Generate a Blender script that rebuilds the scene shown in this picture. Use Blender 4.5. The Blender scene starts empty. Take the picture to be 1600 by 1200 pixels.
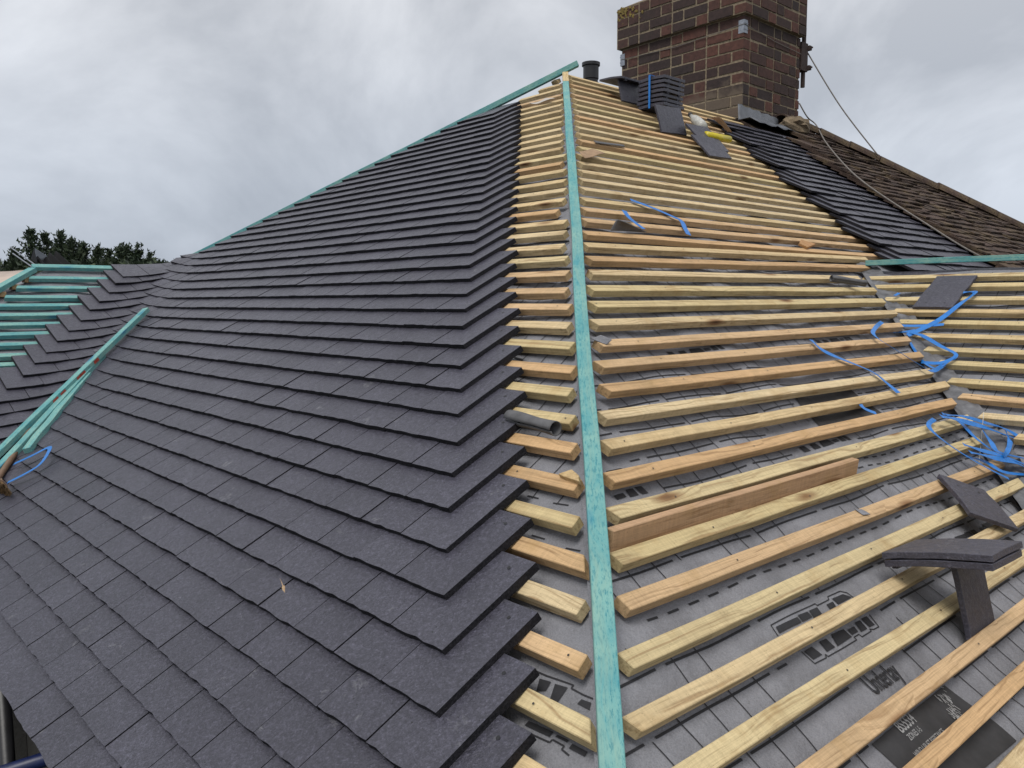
import bpy, math, random
from mathutils import Vector as V, Matrix, noise as mn
R_ = math.radians
sc = bpy.context.scene
col = sc.collection
rnd = random.Random(7)

# ------------------------------------------------------------------ camera, world, sun, exposure
CAM = V((0, 0, 6.0))
FPX = 1291.0
PIT, ROL = 0.0997805, -0.0031387
cF = V((0, math.cos(PIT), -math.sin(PIT)))
cR0 = V((1, 0, 0)); cU0 = cR0.cross(cF)
cR = cR0 * math.cos(ROL) + cU0 * math.sin(ROL)
cU = cU0 * math.cos(ROL) - cR0 * math.sin(ROL)
cd = bpy.data.cameras.new('camera'); cam = bpy.data.objects.new('camera', cd); col.objects.link(cam)
cd.sensor_width = 36; cd.lens = 36 * FPX / 1600; cd.clip_start = .05; cd.clip_end = 3000
cam.matrix_world = Matrix(((cR.x, cU.x, -cF.x, CAM.x), (cR.y, cU.y, -cF.y, CAM.y), (cR.z, cU.z, -cF.z, CAM.z), (0, 0, 0, 1)))
sc.camera = cam

SUN_EL, SUN_AZ = R_(58), R_(200)          # azimuth clockwise from +Y
world = bpy.data.worlds.new('World'); sc.world = world; world.use_nodes = True
nt = world.node_tree; nt.nodes.clear()
def wn(t, **k):
    n = nt.nodes.new(t)
    for a, b in k.items(): setattr(n, a, b)
    return n
wo = wn('ShaderNodeOutputWorld'); bg = wn('ShaderNodeBackground')
sky = wn('ShaderNodeTexSky', sky_type='NISHITA', sun_disc=False, sun_elevation=SUN_EL, sun_rotation=SUN_AZ)
tc = wn('ShaderNodeTexCoord'); mp = wn('ShaderNodeMapping'); mp.inputs['Scale'].default_value = (1, 1, 1.25)
mp.inputs['Location'].default_value = (2.3, .4, .7)
n1 = wn('ShaderNodeTexNoise'); n1.inputs['Scale'].default_value = 2.5; n1.inputs['Detail'].default_value = 7; n1.inputs['Roughness'].default_value = .56
n1.inputs['Distortion'].default_value = .5
cr = wn('ShaderNodeValToRGB')
cr.color_ramp.elements[0].position = .38; cr.color_ramp.elements[0].color = (5.9, 6.12, 6.55, 1)
cr.color_ramp.elements[1].position = .63; cr.color_ramp.elements[1].color = (10.0, 10.15, 10.5, 1)
sx = wn('ShaderNodeSeparateXYZ')
mul = wn('ShaderNodeMix', data_type='RGBA', blend_type='MULTIPLY'); mul.inputs[0].default_value = 1
mix = wn('ShaderNodeMix', data_type='RGBA'); mix.inputs[0].default_value = .93
L = nt.links.new
L(tc.outputs['Generated'], mp.inputs[0]); L(mp.outputs[0], n1.inputs['Vector']); L(n1.outputs['Fac'], cr.inputs[0])
L(tc.outputs['Generated'], sx.inputs[0]); 
hz = wn('ShaderNodeValToRGB'); e_ = hz.color_ramp.elements; e_.new(.5)
for i_, (p_, c_) in enumerate(((0, (.575, .63, .72, 1)), (.16, (.80, .835, .885, 1)), (.36, (1.03, 1.03, 1.03, 1)))): e_[i_].position = p_; e_[i_].color = c_
L(sx.outputs['Z'], hz.inputs[0])
L(cr.outputs[0], mul.inputs[6]); L(hz.outputs[0], mul.inputs[7])
L(sky.outputs[0], mix.inputs[6]); L(mul.outputs[2], mix.inputs[7]); L(mix.outputs[2], bg.inputs[0])
bg.inputs[1].default_value = .095
L(bg.outputs[0], wo.inputs[0])
sl = bpy.data.lights.new('sun', 'SUN'); so = bpy.data.objects.new('sun', sl); col.objects.link(so)
sl.energy = 1.8; sl.angle = R_(25); sl.color = (1, .97, .92)
sdir = V((math.sin(SUN_AZ) * math.cos(SUN_EL), math.cos(SUN_AZ) * math.cos(SUN_EL), math.sin(SUN_EL)))
so.rotation_euler = sdir.to_track_quat('Z', 'Y').to_euler(); so.location = (0, -10, 30)
vs = sc.view_settings; vs.view_transform = 'Standard'; vs.look = 'None'; vs.gamma = 1; vs.exposure = 0.0; vs.use_curve_mapping = False

# ------------------------------------------------------------------ frames (roof planes)
def ray(x, y): return cF + cR * ((x - 800) / FPX) - cU * ((y - 600) / FPX)
YAW, TH = 0.7356945, 0.58776
u = V((math.cos(YAW), math.sin(YAW), 0)); a = V((-math.sin(YAW), math.cos(YAW), 0)); Z = V((0, 0, 1))
X0 = V((0.374498, 5.883462, 7.547853))
CT, ST = math.cos(TH), math.sin(TH)
class Frame:
    def __init__(s, O, ex, ed):
        s.O, s.ex, s.ed = O.copy(), ex.normalized(), ed.normalized()
        s.n = s.ex.cross(s.ed).normalized()
        if s.n.z < 0: s.n = -s.n
    def P(s, t, q, h=0): return s.O + s.ex * t + s.ed * q + s.n * h
    def hit(s, x, y, h=0):
        v = ray(x, y); O = s.O + s.n * h
        return CAM + v * ((O - CAM).dot(s.n) / v.dot(s.n))
    def px(s, x, y, h=0):
        p = s.hit(x, y, h) - s.O
        return p.dot(s.ex), p.dot(s.ed)
FB = Frame(X0, u, -a * CT - Z * ST)            # front plane, bare battens
FA = Frame(X0, a, -u * CT - Z * ST)            # hip end, newly tiled
PG, PD = R_(28.5), R_(29.5)
E_D = FB.P(.265, 2.45)
FD = Frame(E_D, a, -u * math.cos(PD) - Z * math.sin(PD))     # right projection
E_G = FA.P(1.95, 2.31)
FG = Frame(E_G, u, -a * math.cos(PG) - Z * math.sin(PG))     # left projection
FN = Frame(X0 + FB.n * .05, u, FB.ed)                        # neighbouring roof, same slope
def valley_A(s): return 1.95 - (s - 2.31) * ST / math.tan(PG)
def valley_G(s): return -s * math.sin(PG) / math.tan(TH)
def valley_B(s): return .265 - (s - 2.45) * ST / math.tan(PD)
def at_depth(x, y, d): return CAM + ray(x, y) * d

# ------------------------------------------------------------------ materials
def mat(name):
    m = bpy.data.materials.new(name); m.use_nodes = True
    t = m.node_tree; b = t.nodes['Principled BSDF']
    return m, t, b
class NB:
    def __init__(s, t): s.t = t
    def n(s, typ, ins=None, **k):
        o = s.t.nodes.new(typ)
        for x, y in k.items(): setattr(o, x, y)
        if ins:
            for x, y in ins.items():
                if hasattr(y, 'is_output'): s.t.links.new(y, o.inputs[x])
                else: o.inputs[x].default_value = y
        return o
    def l(s, a_, b_): s.t.links.new(a_, b_)
    def mixc(s, f, c1, c2, bt='MIX'):
        o = s.n('ShaderNodeMix', data_type='RGBA', blend_type=bt)
        for i, v in ((0, f), (6, c1), (7, c2)):
            if hasattr(v, 'is_output'): s.l(v, o.inputs[i])
            else: o.inputs[i].default_value = v if i == 0 else (*v, 1)
        return o.outputs[2]
    def ramp(s, f, stops):
        o = s.n('ShaderNodeValToRGB'); e = o.color_ramp.elements
        while len(e) < len(stops): e.new(.5)
        for k, (p, c) in enumerate(stops):
            e[k].position = p; e[k].color = (c, c, c, 1) if isinstance(c, (int, float)) else (*c, 1)
        s.l(f, o.inputs[0]); return o.outputs[0]
    def math(s, op, x, y=None, z=None):
        o = s.n('ShaderNodeMath', operation=op)
        for i, v in enumerate((x, y, z)):
            if v is None: continue
            if hasattr(v, 'is_output'): s.l(v, o.inputs[i])
            else: o.inputs[i].default_value = v
        return o.outputs[0]

def simple(name, c, rough=.6, metal=0, nscale=30, namt=.25, bump=.2, bscale=None, coord='Object', spec=.5):
    m, t, b = mat(name); k = NB(t)
    co = k.n('ShaderNodeTexCoord').outputs[coord]
    ns = k.n('ShaderNodeTexNoise', {'Vector': co, 'Scale': nscale, 'Detail': 6, 'Roughness': .6})
    f = k.ramp(ns.outputs['Fac'], [(.3, 1 - namt), (.7, 1 + namt * .6)])
    k.l(k.mixc(1, c, f, 'MULTIPLY'), b.inputs['Base Color'])
    b.inputs['Roughness'].default_value = rough; b.inputs['Metallic'].default_value = metal
    b.inputs['Specular IOR Level'].default_value = spec
    if bump:
        n2 = k.n('ShaderNodeTexNoise', {'Vector': co, 'Scale': bscale or nscale * 2, 'Detail': 4})
        bp = k.n('ShaderNodeBump', {'Height': n2.outputs['Fac'], 'Strength': bump, 'Distance': .004})
        k.l(bp.outputs[0], b.inputs['Normal'])
    return m

def tile_mat(name, c1, c2, moss=None, rough=.5, coord='Object', pits=True, spec=.5, coat=0):
    m, t, b = mat(name); k = NB(t)
    co = k.n('ShaderNodeTexCoord').outputs[coord]
    geo = k.n('ShaderNodeNewGeometry'); oi = k.n('ShaderNodeObjectInfo')
    isl = geo.outputs['Random Per Island']
    base = k.mixc(k.math('FRACT', k.math('ADD', isl, oi.outputs['Random'])), c1, c2)
    big = k.n('ShaderNodeTexNoise', {'Vector': co, 'Scale': 3.2, 'Detail': 5, 'Roughness': .6})
    base = k.mixc(1, base, k.ramp(big.outputs['Fac'], [(.3, .84), (.7, 1.14)]), 'MULTIPLY')
    fine = k.n('ShaderNodeTexNoise', {'Vector': co, 'Scale': 230, 'Detail': 3, 'Roughness': .7})
    base = k.mixc(1, base, k.ramp(fine.outputs['Fac'], [(.3, .74), (.52, 1.0), (.70, 1.75)]), 'MULTIPLY')
    mid = k.n('ShaderNodeTexNoise', {'Vector': co, 'Scale': 42, 'Detail': 4, 'Roughness': .65})
    gr = k.n('ShaderNodeTexNoise', {'Vector': co, 'Scale': 95, 'Detail': 4, 'Roughness': .7})
    base = k.mixc(1, base, k.ramp(gr.outputs['Fac'], [(.34, .78), (.52, 1.0), (.64, 1.42)]), 'MULTIPLY')
    # pale efflorescence scuffs
    sc1 = k.n('ShaderNodeTexNoise', {'Vector': co, 'Scale': 11, 'Detail': 8, 'Roughness': .72, 'Distortion': .6})
    base = k.mixc(k.ramp(sc1.outputs['Fac'], [(.625, 0), (.72, .42)]), base, (.30, .30, .31))
    if pits:
        vo = k.n('ShaderNodeTexVoronoi', {'Vector': co, 'Scale': 34})
        vs2 = k.n('ShaderNodeTexNoise', {'Vector': co, 'Scale': 17, 'Detail': 2})
        pit = k.math('MULTIPLY', k.ramp(vo.outputs['Distance'], [(.055, 1), (.085, 0)]), k.ramp(vs2.outputs['Fac'], [(.46, 0), (.52, 1)]))
        base = k.mixc(pit, base, (.012, .012, .014))
    if moss:
        mo = k.n('ShaderNodeTexNoise', {'Vector': co, 'Scale': 5, 'Detail': 8, 'Roughness': .7})
        base = k.mixc(k.ramp(mo.outputs['Fac'], [(.5, 0), (.68, .75)]), base, moss)
        mo2 = k.n('ShaderNodeTexNoise', {'Vector': co, 'Scale': 19, 'Detail': 6, 'Roughness': .8})
        base = k.mixc(k.ramp(mo2.outputs['Fac'], [(.52, 0), (.66, .8)]), base, (.018, .014, .011))
    k.l(base, b.inputs['Base Color'])
    k.l(k.ramp(mid.outputs['Fac'], [(.3, rough - .08), (.7, rough + .12)]), b.inputs['Roughness'])
    b.inputs['Specular IOR Level'].default_value = spec
    if coat: b.inputs['Coat Weight'].default_value = coat; b.inputs['Coat Roughness'].default_value = .28
    hgt = k.math('ADD', k.math('MULTIPLY', fine.outputs['Fac'], .55), k.math('ADD', k.math('MULTIPLY', mid.outputs['Fac'], .6), k.math('MULTIPLY', gr.outputs['Fac'], .7)))
    bp = k.n('ShaderNodeBump', {'Height': hgt, 'Strength': .55, 'Distance': .005})
    k.l(bp.outputs[0], b.inputs['Normal'])
    return m

def wood_mat(name, teal=False):
    m, t, b = mat(name); k = NB(t)
    co = k.n('ShaderNodeTexCoord').outputs['Object']; oi = k.n('ShaderNodeObjectInfo')
    off = k.n('ShaderNodeVectorMath', {0: co}, operation='ADD')
    sh = k.n('ShaderNodeCombineXYZ', {0: k.math('MULTIPLY', oi.outputs['Random'], 37.0), 1: k.math('MULTIPLY', oi.outputs['Random'], 11.0), 2: oi.outputs['Random']})
    k.l(sh.outputs[0], off.inputs[1])
    warp = k.n('ShaderNodeTexNoise', {'Vector': off.outputs[0], 'Scale': 3.0, 'Detail': 3})
    # knots: sparse ellipses along the length; grain bends round them
    mk = k.n('ShaderNodeMapping', {'Vector': off.outputs[0], 'Scale': (3.4, 13, 13)})
    vk = k.n('ShaderNodeTexVoronoi', {'Vector': mk.outputs[0], 'Scale': 1.0, 'Randomness': 1.0})
    kpick = k.n('ShaderNodeSeparateColor', {0: vk.outputs['Color']})
    on = k.math('GREATER_THAN', kpick.outputs[0], .52)
    kd = k.math('ADD', vk.outputs['Distance'], k.math('MULTIPLY', k.math('SUBTRACT', 1.0, on), 3.0))
    bend = k.ramp(kd, [(.0, 1.0), (.55, 0)])
    mg = k.n('ShaderNodeMapping', {'Vector': off.outputs[0], 'Scale': (1.0, 120, 120)})
    mgd = k.n('ShaderNodeVectorMath', {0: mg.outputs[0]}, operation='ADD')
    wv = k.n('ShaderNodeCombineXYZ', {0: 0.0, 1: k.math('ADD', k.math('MULTIPLY', warp.outputs['Fac'], 6), k.math('MULTIPLY', bend, 3.5)), 2: k.math('MULTIPLY', warp.outputs['Fac'], 4)})
    k.l(wv.outputs[0], mgd.inputs[1])
    g1 = k.n('ShaderNodeTexNoise', {'Vector': mgd.outputs[0], 'Scale': 1.0, 'Detail': 3, 'Roughness': .6})
    g2m = k.n('ShaderNodeMapping', {'Vector': off.outputs[0], 'Scale': (9, 420, 420)})
    g2 = k.n('ShaderNodeTexNoise', {'Vector': g2m.outputs[0], 'Scale': 1.0, 'Detail': 2})
    blot = k.n('ShaderNodeTexNoise', {'Vector': off.outputs[0], 'Scale': 9, 'Detail': 6, 'Roughness': .65})
    spk = k.n('ShaderNodeTexNoise', {'Vector': off.outputs[0], 'Scale': 190, 'Detail': 4, 'Roughness': .75})
    if teal:
        ms_ = k.n('ShaderNodeMapping', {'Vector': off.outputs[0], 'Scale': (55, 210, 210)}); spk = k.n('ShaderNodeTexNoise', {'Vector': ms_.outputs[0], 'Scale': 1.0, 'Detail': 5, 'Roughness': .75})
        c = k.mixc(k.ramp(blot.outputs['Fac'], [(.35, 0), (.66, 1)]), (.205, .415, .375), (.075, .295, .325))
        c = k.mixc(k.ramp(spk.outputs['Fac'], [(.50, 0), (.62, .9)]), c, (.035, .21, .25))
        c = k.mixc(k.ramp(g1.outputs['Fac'], [(.35, .45), (.6, 0)]), c, (.27, .40, .32))
        c = k.mixc(k.ramp(kd, [(.05, .85), (.2, 0)]), c, (.012, .16, .30))
    else:
        c = k.mixc(.0, (.5, .4, .2), (.5, .4, .2)); c = oi.outputs['Color']
        c = k.mixc(1, c, k.ramp(g1.outputs['Fac'], [(.34, .74), (.5, 1.0), (.7, 1.08)]), 'MULTIPLY')
        c = k.mixc(k.ramp(g1.outputs['Fac'], [(.33, .42), (.45, 0)]), c, (.33, .175, .07))
        c = k.mixc(1, c, k.ramp(g2.outputs['Fac'], [(.3, .88), (.7, 1.08)]), 'MULTIPLY')
        sm = k.n('ShaderNodeMapping', {'Vector': off.outputs[0], 'Scale': (170, 9, 9), 'Rotation': (0, 0, .25)})
        saw = k.n('ShaderNodeTexNoise', {'Vector': sm.outputs[0], 'Scale': 1.0, 'Detail': 3, 'Roughness': .7})
        c = k.mixc(1, c, k.ramp(saw.outputs['Fac'], [(.32, .89), (.55, 1.0), (.7, 1.05)]), 'MULTIPLY')
        dirt = k.n('ShaderNodeTexNoise', {'Vector': off.outputs[0], 'Scale': 2.6, 'Detail': 8, 'Roughness': .72})
        c = k.mixc(k.ramp(dirt.outputs['Fac'], [(.52, 0), (.70, .5)]), c, (.27, .19, .10))
        c = k.mixc(k.ramp(blot.outputs['Fac'], [(.52, 0), (.70, .45)]), c, (.38, .235, .09))
        c = k.mixc(k.ramp(kd, [(.10, .85), (.24, 0)]), c, (.19, .085, .03))
        c = k.mixc(k.ramp(kd, [(.03, .7), (.10, 0)]), c, (.06, .025, .012))
        c = k.mixc(k.ramp(spk.outputs['Fac'], [(.60, 0), (.70, .6)]), c, (.15, .105, .055))
    k.l(c, b.inputs['Base Color']); b.inputs['Roughness'].default_value = .72
    b.inputs['Specular IOR Level'].default_value = .3
    hh = k.math('ADD', g1.outputs['Fac'], k.math('MULTIPLY', g2.outputs['Fac'], .6))
    bp = k.n('ShaderNodeBump', {'Height': hh, 'Strength': .35, 'Distance': .002}); k.l(bp.outputs[0], b.inputs['Normal'])
    return m

def underlay_mat():
    m, t, b = mat('underlay_fabric'); k = NB(t)
    co = k.n('ShaderNodeTexCoord').outputs['Object']
    n_ = k.n('ShaderNodeTexNoise', {'Vector': co, 'Scale': 8, 'Detail': 6, 'Roughness': .6})
    f_ = k.n('ShaderNodeTexNoise', {'Vector': co, 'Scale': 300, 'Detail': 3, 'Roughness': .7})
    c = k.mixc(1, (.255, .257, .280), k.ramp(n_.outputs['Fac'], [(.3, .8), (.7, 1.15)]), 'MULTIPLY')
    c = k.mixc(1, c, k.ramp(f_.outputs['Fac'], [(.3, .82), (.7, 1.16)]), 'MULTIPLY')
    d_ = k.n('ShaderNodeTexNoise', {'Vector': co, 'Scale': 45, 'Detail': 5, 'Roughness': .75})
    c = k.mixc(k.ramp(d_.outputs['Fac'], [(.64, 0), (.74, .5)]), c, (.06, .055, .05))
    k.l(c, b.inputs['Base Color']); b.inputs['Roughness'].default_value = .75; b.inputs['Specular IOR Level'].default_value = .25
    w_ = k.n('ShaderNodeTexNoise', {'Vector': co, 'Scale': 16, 'Detail': 3})
    bp = k.n('ShaderNodeBump', {'Height': k.math('ADD', w_.outputs['Fac'], k.math('MULTIPLY', f_.outputs['Fac'], .12)), 'Strength': .75, 'Distance': .025}); k.l(bp.outputs[0], b.inputs['Normal'])
    return m

def brick_mat():
    m, t, b = mat('old_brick'); k = NB(t)
    co = k.n('ShaderNodeTexCoord').outputs['Object']; geo = k.n('ShaderNodeNewGeometry')
    c = k.ramp(geo.outputs['Random Per Island'], [(0, (.034, .022, .021)), (.4, (.05, .027, .023)), (.75, (.078, .034, .026)), (1, (.115, .045, .031))])
    n_ = k.n('ShaderNodeTexNoise', {'Vector': co, 'Scale': 26, 'Detail': 6, 'Roughness': .7})
    c = k.mixc(1, c, k.ramp(n_.outputs['Fac'], [(.3, .6), (.7, 1.3)]), 'MULTIPLY')
    s_ = k.n('ShaderNodeTexNoise', {'Vector': co, 'Scale': 2.2, 'Detail': 5, 'Roughness': .65})
    c = k.mixc(k.ramp(s_.outputs['Fac'], [(.5, 0), (.7, .55)]), c, (.045, .037, .03))
    # the mark an older roof line left low on the left face
    def dot(v):
        o = k.n('ShaderNodeVectorMath', {0: co, 1: v}, operation='DOT_PRODUCT'); return o.outputs['Value']
    st_ = k.n('ShaderNodeTexNoise', {'Vector': co, 'Scale': 5, 'Detail': 5, 'Roughness': .6})
    lim = k.math('SUBTRACT', k.math('ADD', .40, k.math('MULTIPLY', dot(tuple(a)), -.16)), k.math('SUBTRACT', dot((0, 0, 1)), k.math('MULTIPLY', k.math('SUBTRACT', st_.outputs['Fac'], .5), .5)))
    fac = k.math('MULTIPLY', k.ramp(lim, [(.0, 0), (.10, .7)]), k.math('LESS_THAN', dot(tuple(u)), .012))
    c = k.mixc(fac, c, (.165, .125, .088))
    k.l(c, b.inputs['Base Color']); b.inputs['Roughness'].default_value = .85
    bp = k.n('ShaderNodeBump', {'Height': n_.outputs['Fac'], 'Strength': .5, 'Distance': .006}); k.l(bp.outputs[0], b.inputs['Normal'])
    return m

def leaf_mat():
    m, t, b = mat('conifer_foliage'); k = NB(t)
    geo = k.n('ShaderNodeNewGeometry'); oi = k.n('ShaderNodeObjectInfo')
    c = k.ramp(geo.outputs['Random Per Island'], [(0, (.012, .024, .014)), (.6, (.03, .052, .026)), (1, (.06, .085, .035))])
    c = k.mixc(k.math('MULTIPLY', oi.outputs['Random'], .35), c, (.05, .06, .03))
    k.l(c, b.inputs['Base Color']); b.inputs['Roughness'].default_value = .7
    return m

M = {}
M['slate'] = tile_mat('dark_grey_tile', (.046, .044, .060), (.055, .053, .071), rough=.39, spec=.5)
M['edge'] = simple('shaded_rough_tile_edge', (.022, .021, .025), .85, nscale=220, namt=.6, bump=.8, bscale=160, spec=.2)  # rough edge; its near-black colour paints in the shadow along the courses
M['brown'] = tile_mat('weathered_brown_tile', (.042, .028, .022), (.085, .057, .045), moss=(.17, .125, .065), rough=.85, pits=False, spec=.25)
M['wood'] = wood_mat('pine'); M['teal'] = wood_mat('green_stained_pine', True)
M['under'] = underlay_mat()
M['ink'] = simple('black_print', (.022, .022, .026), .7, namt=.3, nscale=90, bump=0)
M['panel'] = simple('charcoal_print', (.035, .034, .036), .6, namt=.35, nscale=25, bump=.1)
M['lightink'] = simple('grey_print', (.34, .34, .34), .7, nscale=120, namt=.4, bump=0)
M['brick'] = brick_mat()
M['mortar'] = simple('lime_mortar', (.26, .205, .14), .95, nscale=40, namt=.45, bump=.6)
M['mortar_old'] = simple('grey_mortar', (.20, .15, .095), .95, nscale=24, namt=.6, bump=.9)
M['lead'] = simple('lead_sheet', (.12, .128, .145), .55, nscale=14, namt=.35, bump=.4, metal=.15)
M['strap'] = simple('blue_polyester', (.015, .18, .56), .38, nscale=60, namt=.2, bump=.1)
M['blackpl'] = simple('black_plastic', (.012, .012, .014), .4, nscale=30, namt=.3, bump=.1)
M['matblack'] = simple('matt_black_plastic', (.006, .006, .007), .75, nscale=30, namt=.3, bump=.1, spec=.2)
M['greypl'] = simple('grey_plastic', (.25, .27, .3), .6, nscale=30, namt=.2, bump=.1)
M['steel'] = simple('galvanised_steel', (.30, .32, .36), .45, metal=.6, nscale=40, namt=.3, bump=.1)
M['nail'] = simple('dull_nail', (.07, .065, .06), .5, metal=.5, bump=0)
M['rust'] = simple('rusty_iron', (.045, .028, .024), .8, nscale=50, namt=.5, bump=.4)
M['cable'] = simple('weathered_cable', (.2, .18, .16), .7, nscale=50, namt=.3, bump=0)
M['yellow'] = simple('yellow_plastic', (.62, .50, .02), .4, nscale=30, namt=.15, bump=.05)
M['clear'] = simple('milky_plastic', (.5, .49, .45), .3, nscale=40, namt=.3, bump=.3)
M['paper'] = simple('white_scrap', (.50, .45, .40), .8, nscale=20, namt=.25, bump=.3)
M['kraft'] = simple('brown_card', (.36, .235, .14), .85, nscale=20, namt=.3, bump=.2)
M['sheet'] = simple('cream_membrane', (.50, .40, .33), .6, nscale=5, namt=.2, bump=.3, bscale=9)
M['bristle'] = simple('coir_bristle', (.20, .12, .05), .9, nscale=60, namt=.5, bump=.5)
M['handle'] = simple('worn_ash_handle', (.19, .115, .07), .6, nscale=30, namt=.35, bump=.2)
M['fascia'] = simple('grey_fascia', (.02, .02, .022), .6, nscale=12, namt=.2, bump=.1)
M['wall'] = simple('roughcast_render', (.09, .085, .08), .9, nscale=60, namt=.2, bump=.8)
M['ground'] = simple('rough_grass', (.03, .042, .018), .9, nscale=3, namt=.5, bump=.5)
M['board'] = simple('shaded_scaffold_board', (.008, .007, .006), .7, nscale=14, namt=.5, bump=.3)  # near-black colour stands in for the shade below the eave
M['bluetube'] = simple('blue_painted_tube', (.008, .016, .075), .4, nscale=20, namt=.3, bump=.1)
M['leaf'] = leaf_mat()
M['bark'] = simple('bark', (.05, .036, .025), .9, nscale=20, namt=.4, bump=.5)
M['offcut'] = simple('grey_membrane_offcut', (.11, .108, .112), .7, nscale=25, namt=.3, bump=.3)
M['lichen'] = simple('lichen_crust', (.22, .16, .045), .95, nscale=60, namt=.5, bump=.9)
M['redmark'] = simple('red_marker_paint', (.45, .06, .035), .6, nscale=90, namt=.4, bump=0)
M['lining'] = simple('creased_valley_membrane', (.15, .15, .158), .75, nscale=22, namt=.55, bump=.5, bscale=30)
M['straw'] = simple('dry_straw', (.48, .33, .19), .8, nscale=80, namt=.3, bump=.1)

# ------------------------------------------------------------------ builders
WM = {}            # world matrices of everything linked (nothing here is animated)
def link(o, Mw, parent=None):
    col.objects.link(o); WM[o] = Mw
    if parent is not None:
        o.parent = parent; o.matrix_basis = WM[parent].inverted() @ Mw
    else: o.matrix_basis = Mw
    return o
def empty(name, loc):
    o = bpy.data.objects.new(name, None); o.empty_display_size = .2
    return link(o, Matrix.Translation(loc))
def tag(o, label=None, cat=None, group=None, kind=None):
    if label: o['label'] = label
    if cat: o['category'] = cat
    if group: o['group'] = group
    if kind: o['kind'] = kind
    return o
class MB:
    def __init__(s): s.v, s.f, s.mi = [], [], []
    def add(s, vs, fs, mi=0):
        b = len(s.v); s.v += [tuple(x) for x in vs]; s.f += [tuple(i + b for i in f) for f in fs]; s.mi += [mi] * len(fs)
    def hexa(s, p, mi=0):          # p: 8 points, bottom ring then top ring (ccw seen from the top)
        s.add(p, [(3, 2, 1, 0), (4, 5, 6, 7), (0, 1, 5, 4), (1, 2, 6, 5), (2, 3, 7, 6), (3, 0, 4, 7)], mi)
    def prism(s, bot, top, mi=0, side=None):
        n = len(bot); b0 = len(s.mi)
        s.add(list(bot) + list(top), [tuple(range(n - 1, -1, -1)), tuple(range(n, 2 * n))] + [(i, (i + 1) % n, n + (i + 1) % n, n + i) for i in range(n)], mi)
        if side is not None: s.mi[b0 + 2:] = [side] * n
    def box(s, O, ex, ey, ez, x0, x1, y0, y1, z0, z1, mi=0):
        q = lambda x, y, z: O + ex * x + ey * y + ez * z
        s.hexa([q(x0, y0, z0), q(x1, y0, z0), q(x1, y1, z0), q(x0, y1, z0), q(x0, y0, z1), q(x1, y0, z1), q(x1, y1, z1), q(x0, y1, z1)], mi)
    def tube(s, pts, r, n=10, mi=0, cap=True):
        rr = r if isinstance(r, (list, tuple)) else [r] * len(pts); ring = []
        for i, p in enumerate(pts):
            d = (pts[min(i + 1, len(pts) - 1)] - pts[max(i - 1, 0)]).normalized()
            x = d.orthogonal().normalized() if i == 0 else (ring[-1][1] - d * ring[-1][1].dot(d)).normalized()
            y = d.cross(x); ring.append(([p + (x * math.cos(2 * math.pi * k / n) + y * math.sin(2 * math.pi * k / n)) * rr[i] for k in range(n)], x))
        vs = [q for g, _ in ring for q in g]; fs = []
        for i in range(len(pts) - 1):
            for k in range(n): fs.append((i * n + k, i * n + (k + 1) % n, (i + 1) * n + (k + 1) % n, (i + 1) * n + k))
        if cap: fs += [tuple(range(n - 1, -1, -1)), tuple((len(pts) - 1) * n + k for k in range(n))]
        s.add(vs, fs, mi)
    def build(s, name, m, parent=None, origin=None, basis=None, smooth=False, bevel=0, color=None):
        if origin is None:
            if s.v:
                c = [sum(x[i] for x in s.v) / len(s.v) for i in range(3)]; lo = min(x[2] for x in s.v); origin = V((c[0], c[1], lo))
        Mw = Matrix.Translation(origin)
        if basis:
            ex, ey, ez = basis
            Mw = Matrix(((ex.x, ey.x, ez.x, origin.x), (ex.y, ey.y, ez.y, origin.y), (ex.z, ey.z, ez.z, origin.z), (0, 0, 0, 1)))
        inv = Mw.inverted()
        me = bpy.data.meshes.new(name); me.from_pydata([inv @ V(x) for x in s.v], [], s.f)
        for mm in (m if isinstance(m, (list, tuple)) else [m]): me.materials.append(mm)
        me.polygons.foreach_set('material_index', s.mi)
        if smooth: me.polygons.foreach_set('use_smooth', [True] * len(me.polygons))
        me.update()
        import bmesh
        bm = bmesh.new(); bm.from_mesh(me); bmesh.ops.recalc_face_normals(bm, faces=bm.faces); bm.to_mesh(me); bm.free()
        o = bpy.data.objects.new(name, me); link(o, Mw, parent)
        if color: o.color = (*color, 1)
        if bevel:
            md = o.modifiers.new('bevel', 'BEVEL'); md.width = bevel; md.segments = 1; md.limit_method = 'ANGLE'; md.angle_limit = R_(40)
        return o
def cr_spline(P, n=8):
    out = []
    for i in range(len(P) - 1):
        p0, p1, p2, p3 = P[max(i - 1, 0)], P[i], P[i + 1], P[min(i + 2, len(P) - 1)]
        for k in range(n):
            t = k / n
            out.append(.5 * ((2 * p1) + (p2 - p0) * t + (2 * p0 - 5 * p1 + 4 * p2 - p3) * t * t + (3 * p1 - p0 - 3 * p2 + p3) * t ** 3))
    out.append(P[-1].copy()); return out
def clip_poly(poly, f):            # keep points where f(p) >= 0 (f affine enough over a tile)
    out = []
    for i in range(len(poly)):
        p, q = poly[i], poly[(i + 1) % len(poly)]; fp, fq = f(p), f(q)
        if fp >= 0: out.append(p)
        if (fp >= 0) != (fq >= 0):
            t = fp / (fp - fq); out.append((p[0] + (q[0] - p[0]) * t, p[1] + (q[1] - p[1]) * t))
    return out

# ------------------------------------------------------------------ setting: ground
g = MB(); S = 1500
g.add([(-S, -S, 0), (S, -S, 0), (S, S, 0), (-S, S, 0)], [(0, 1, 2, 3)])
tag(g.build('ground', M['ground'], origin=V((0, 0, 0))), kind='structure')

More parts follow.
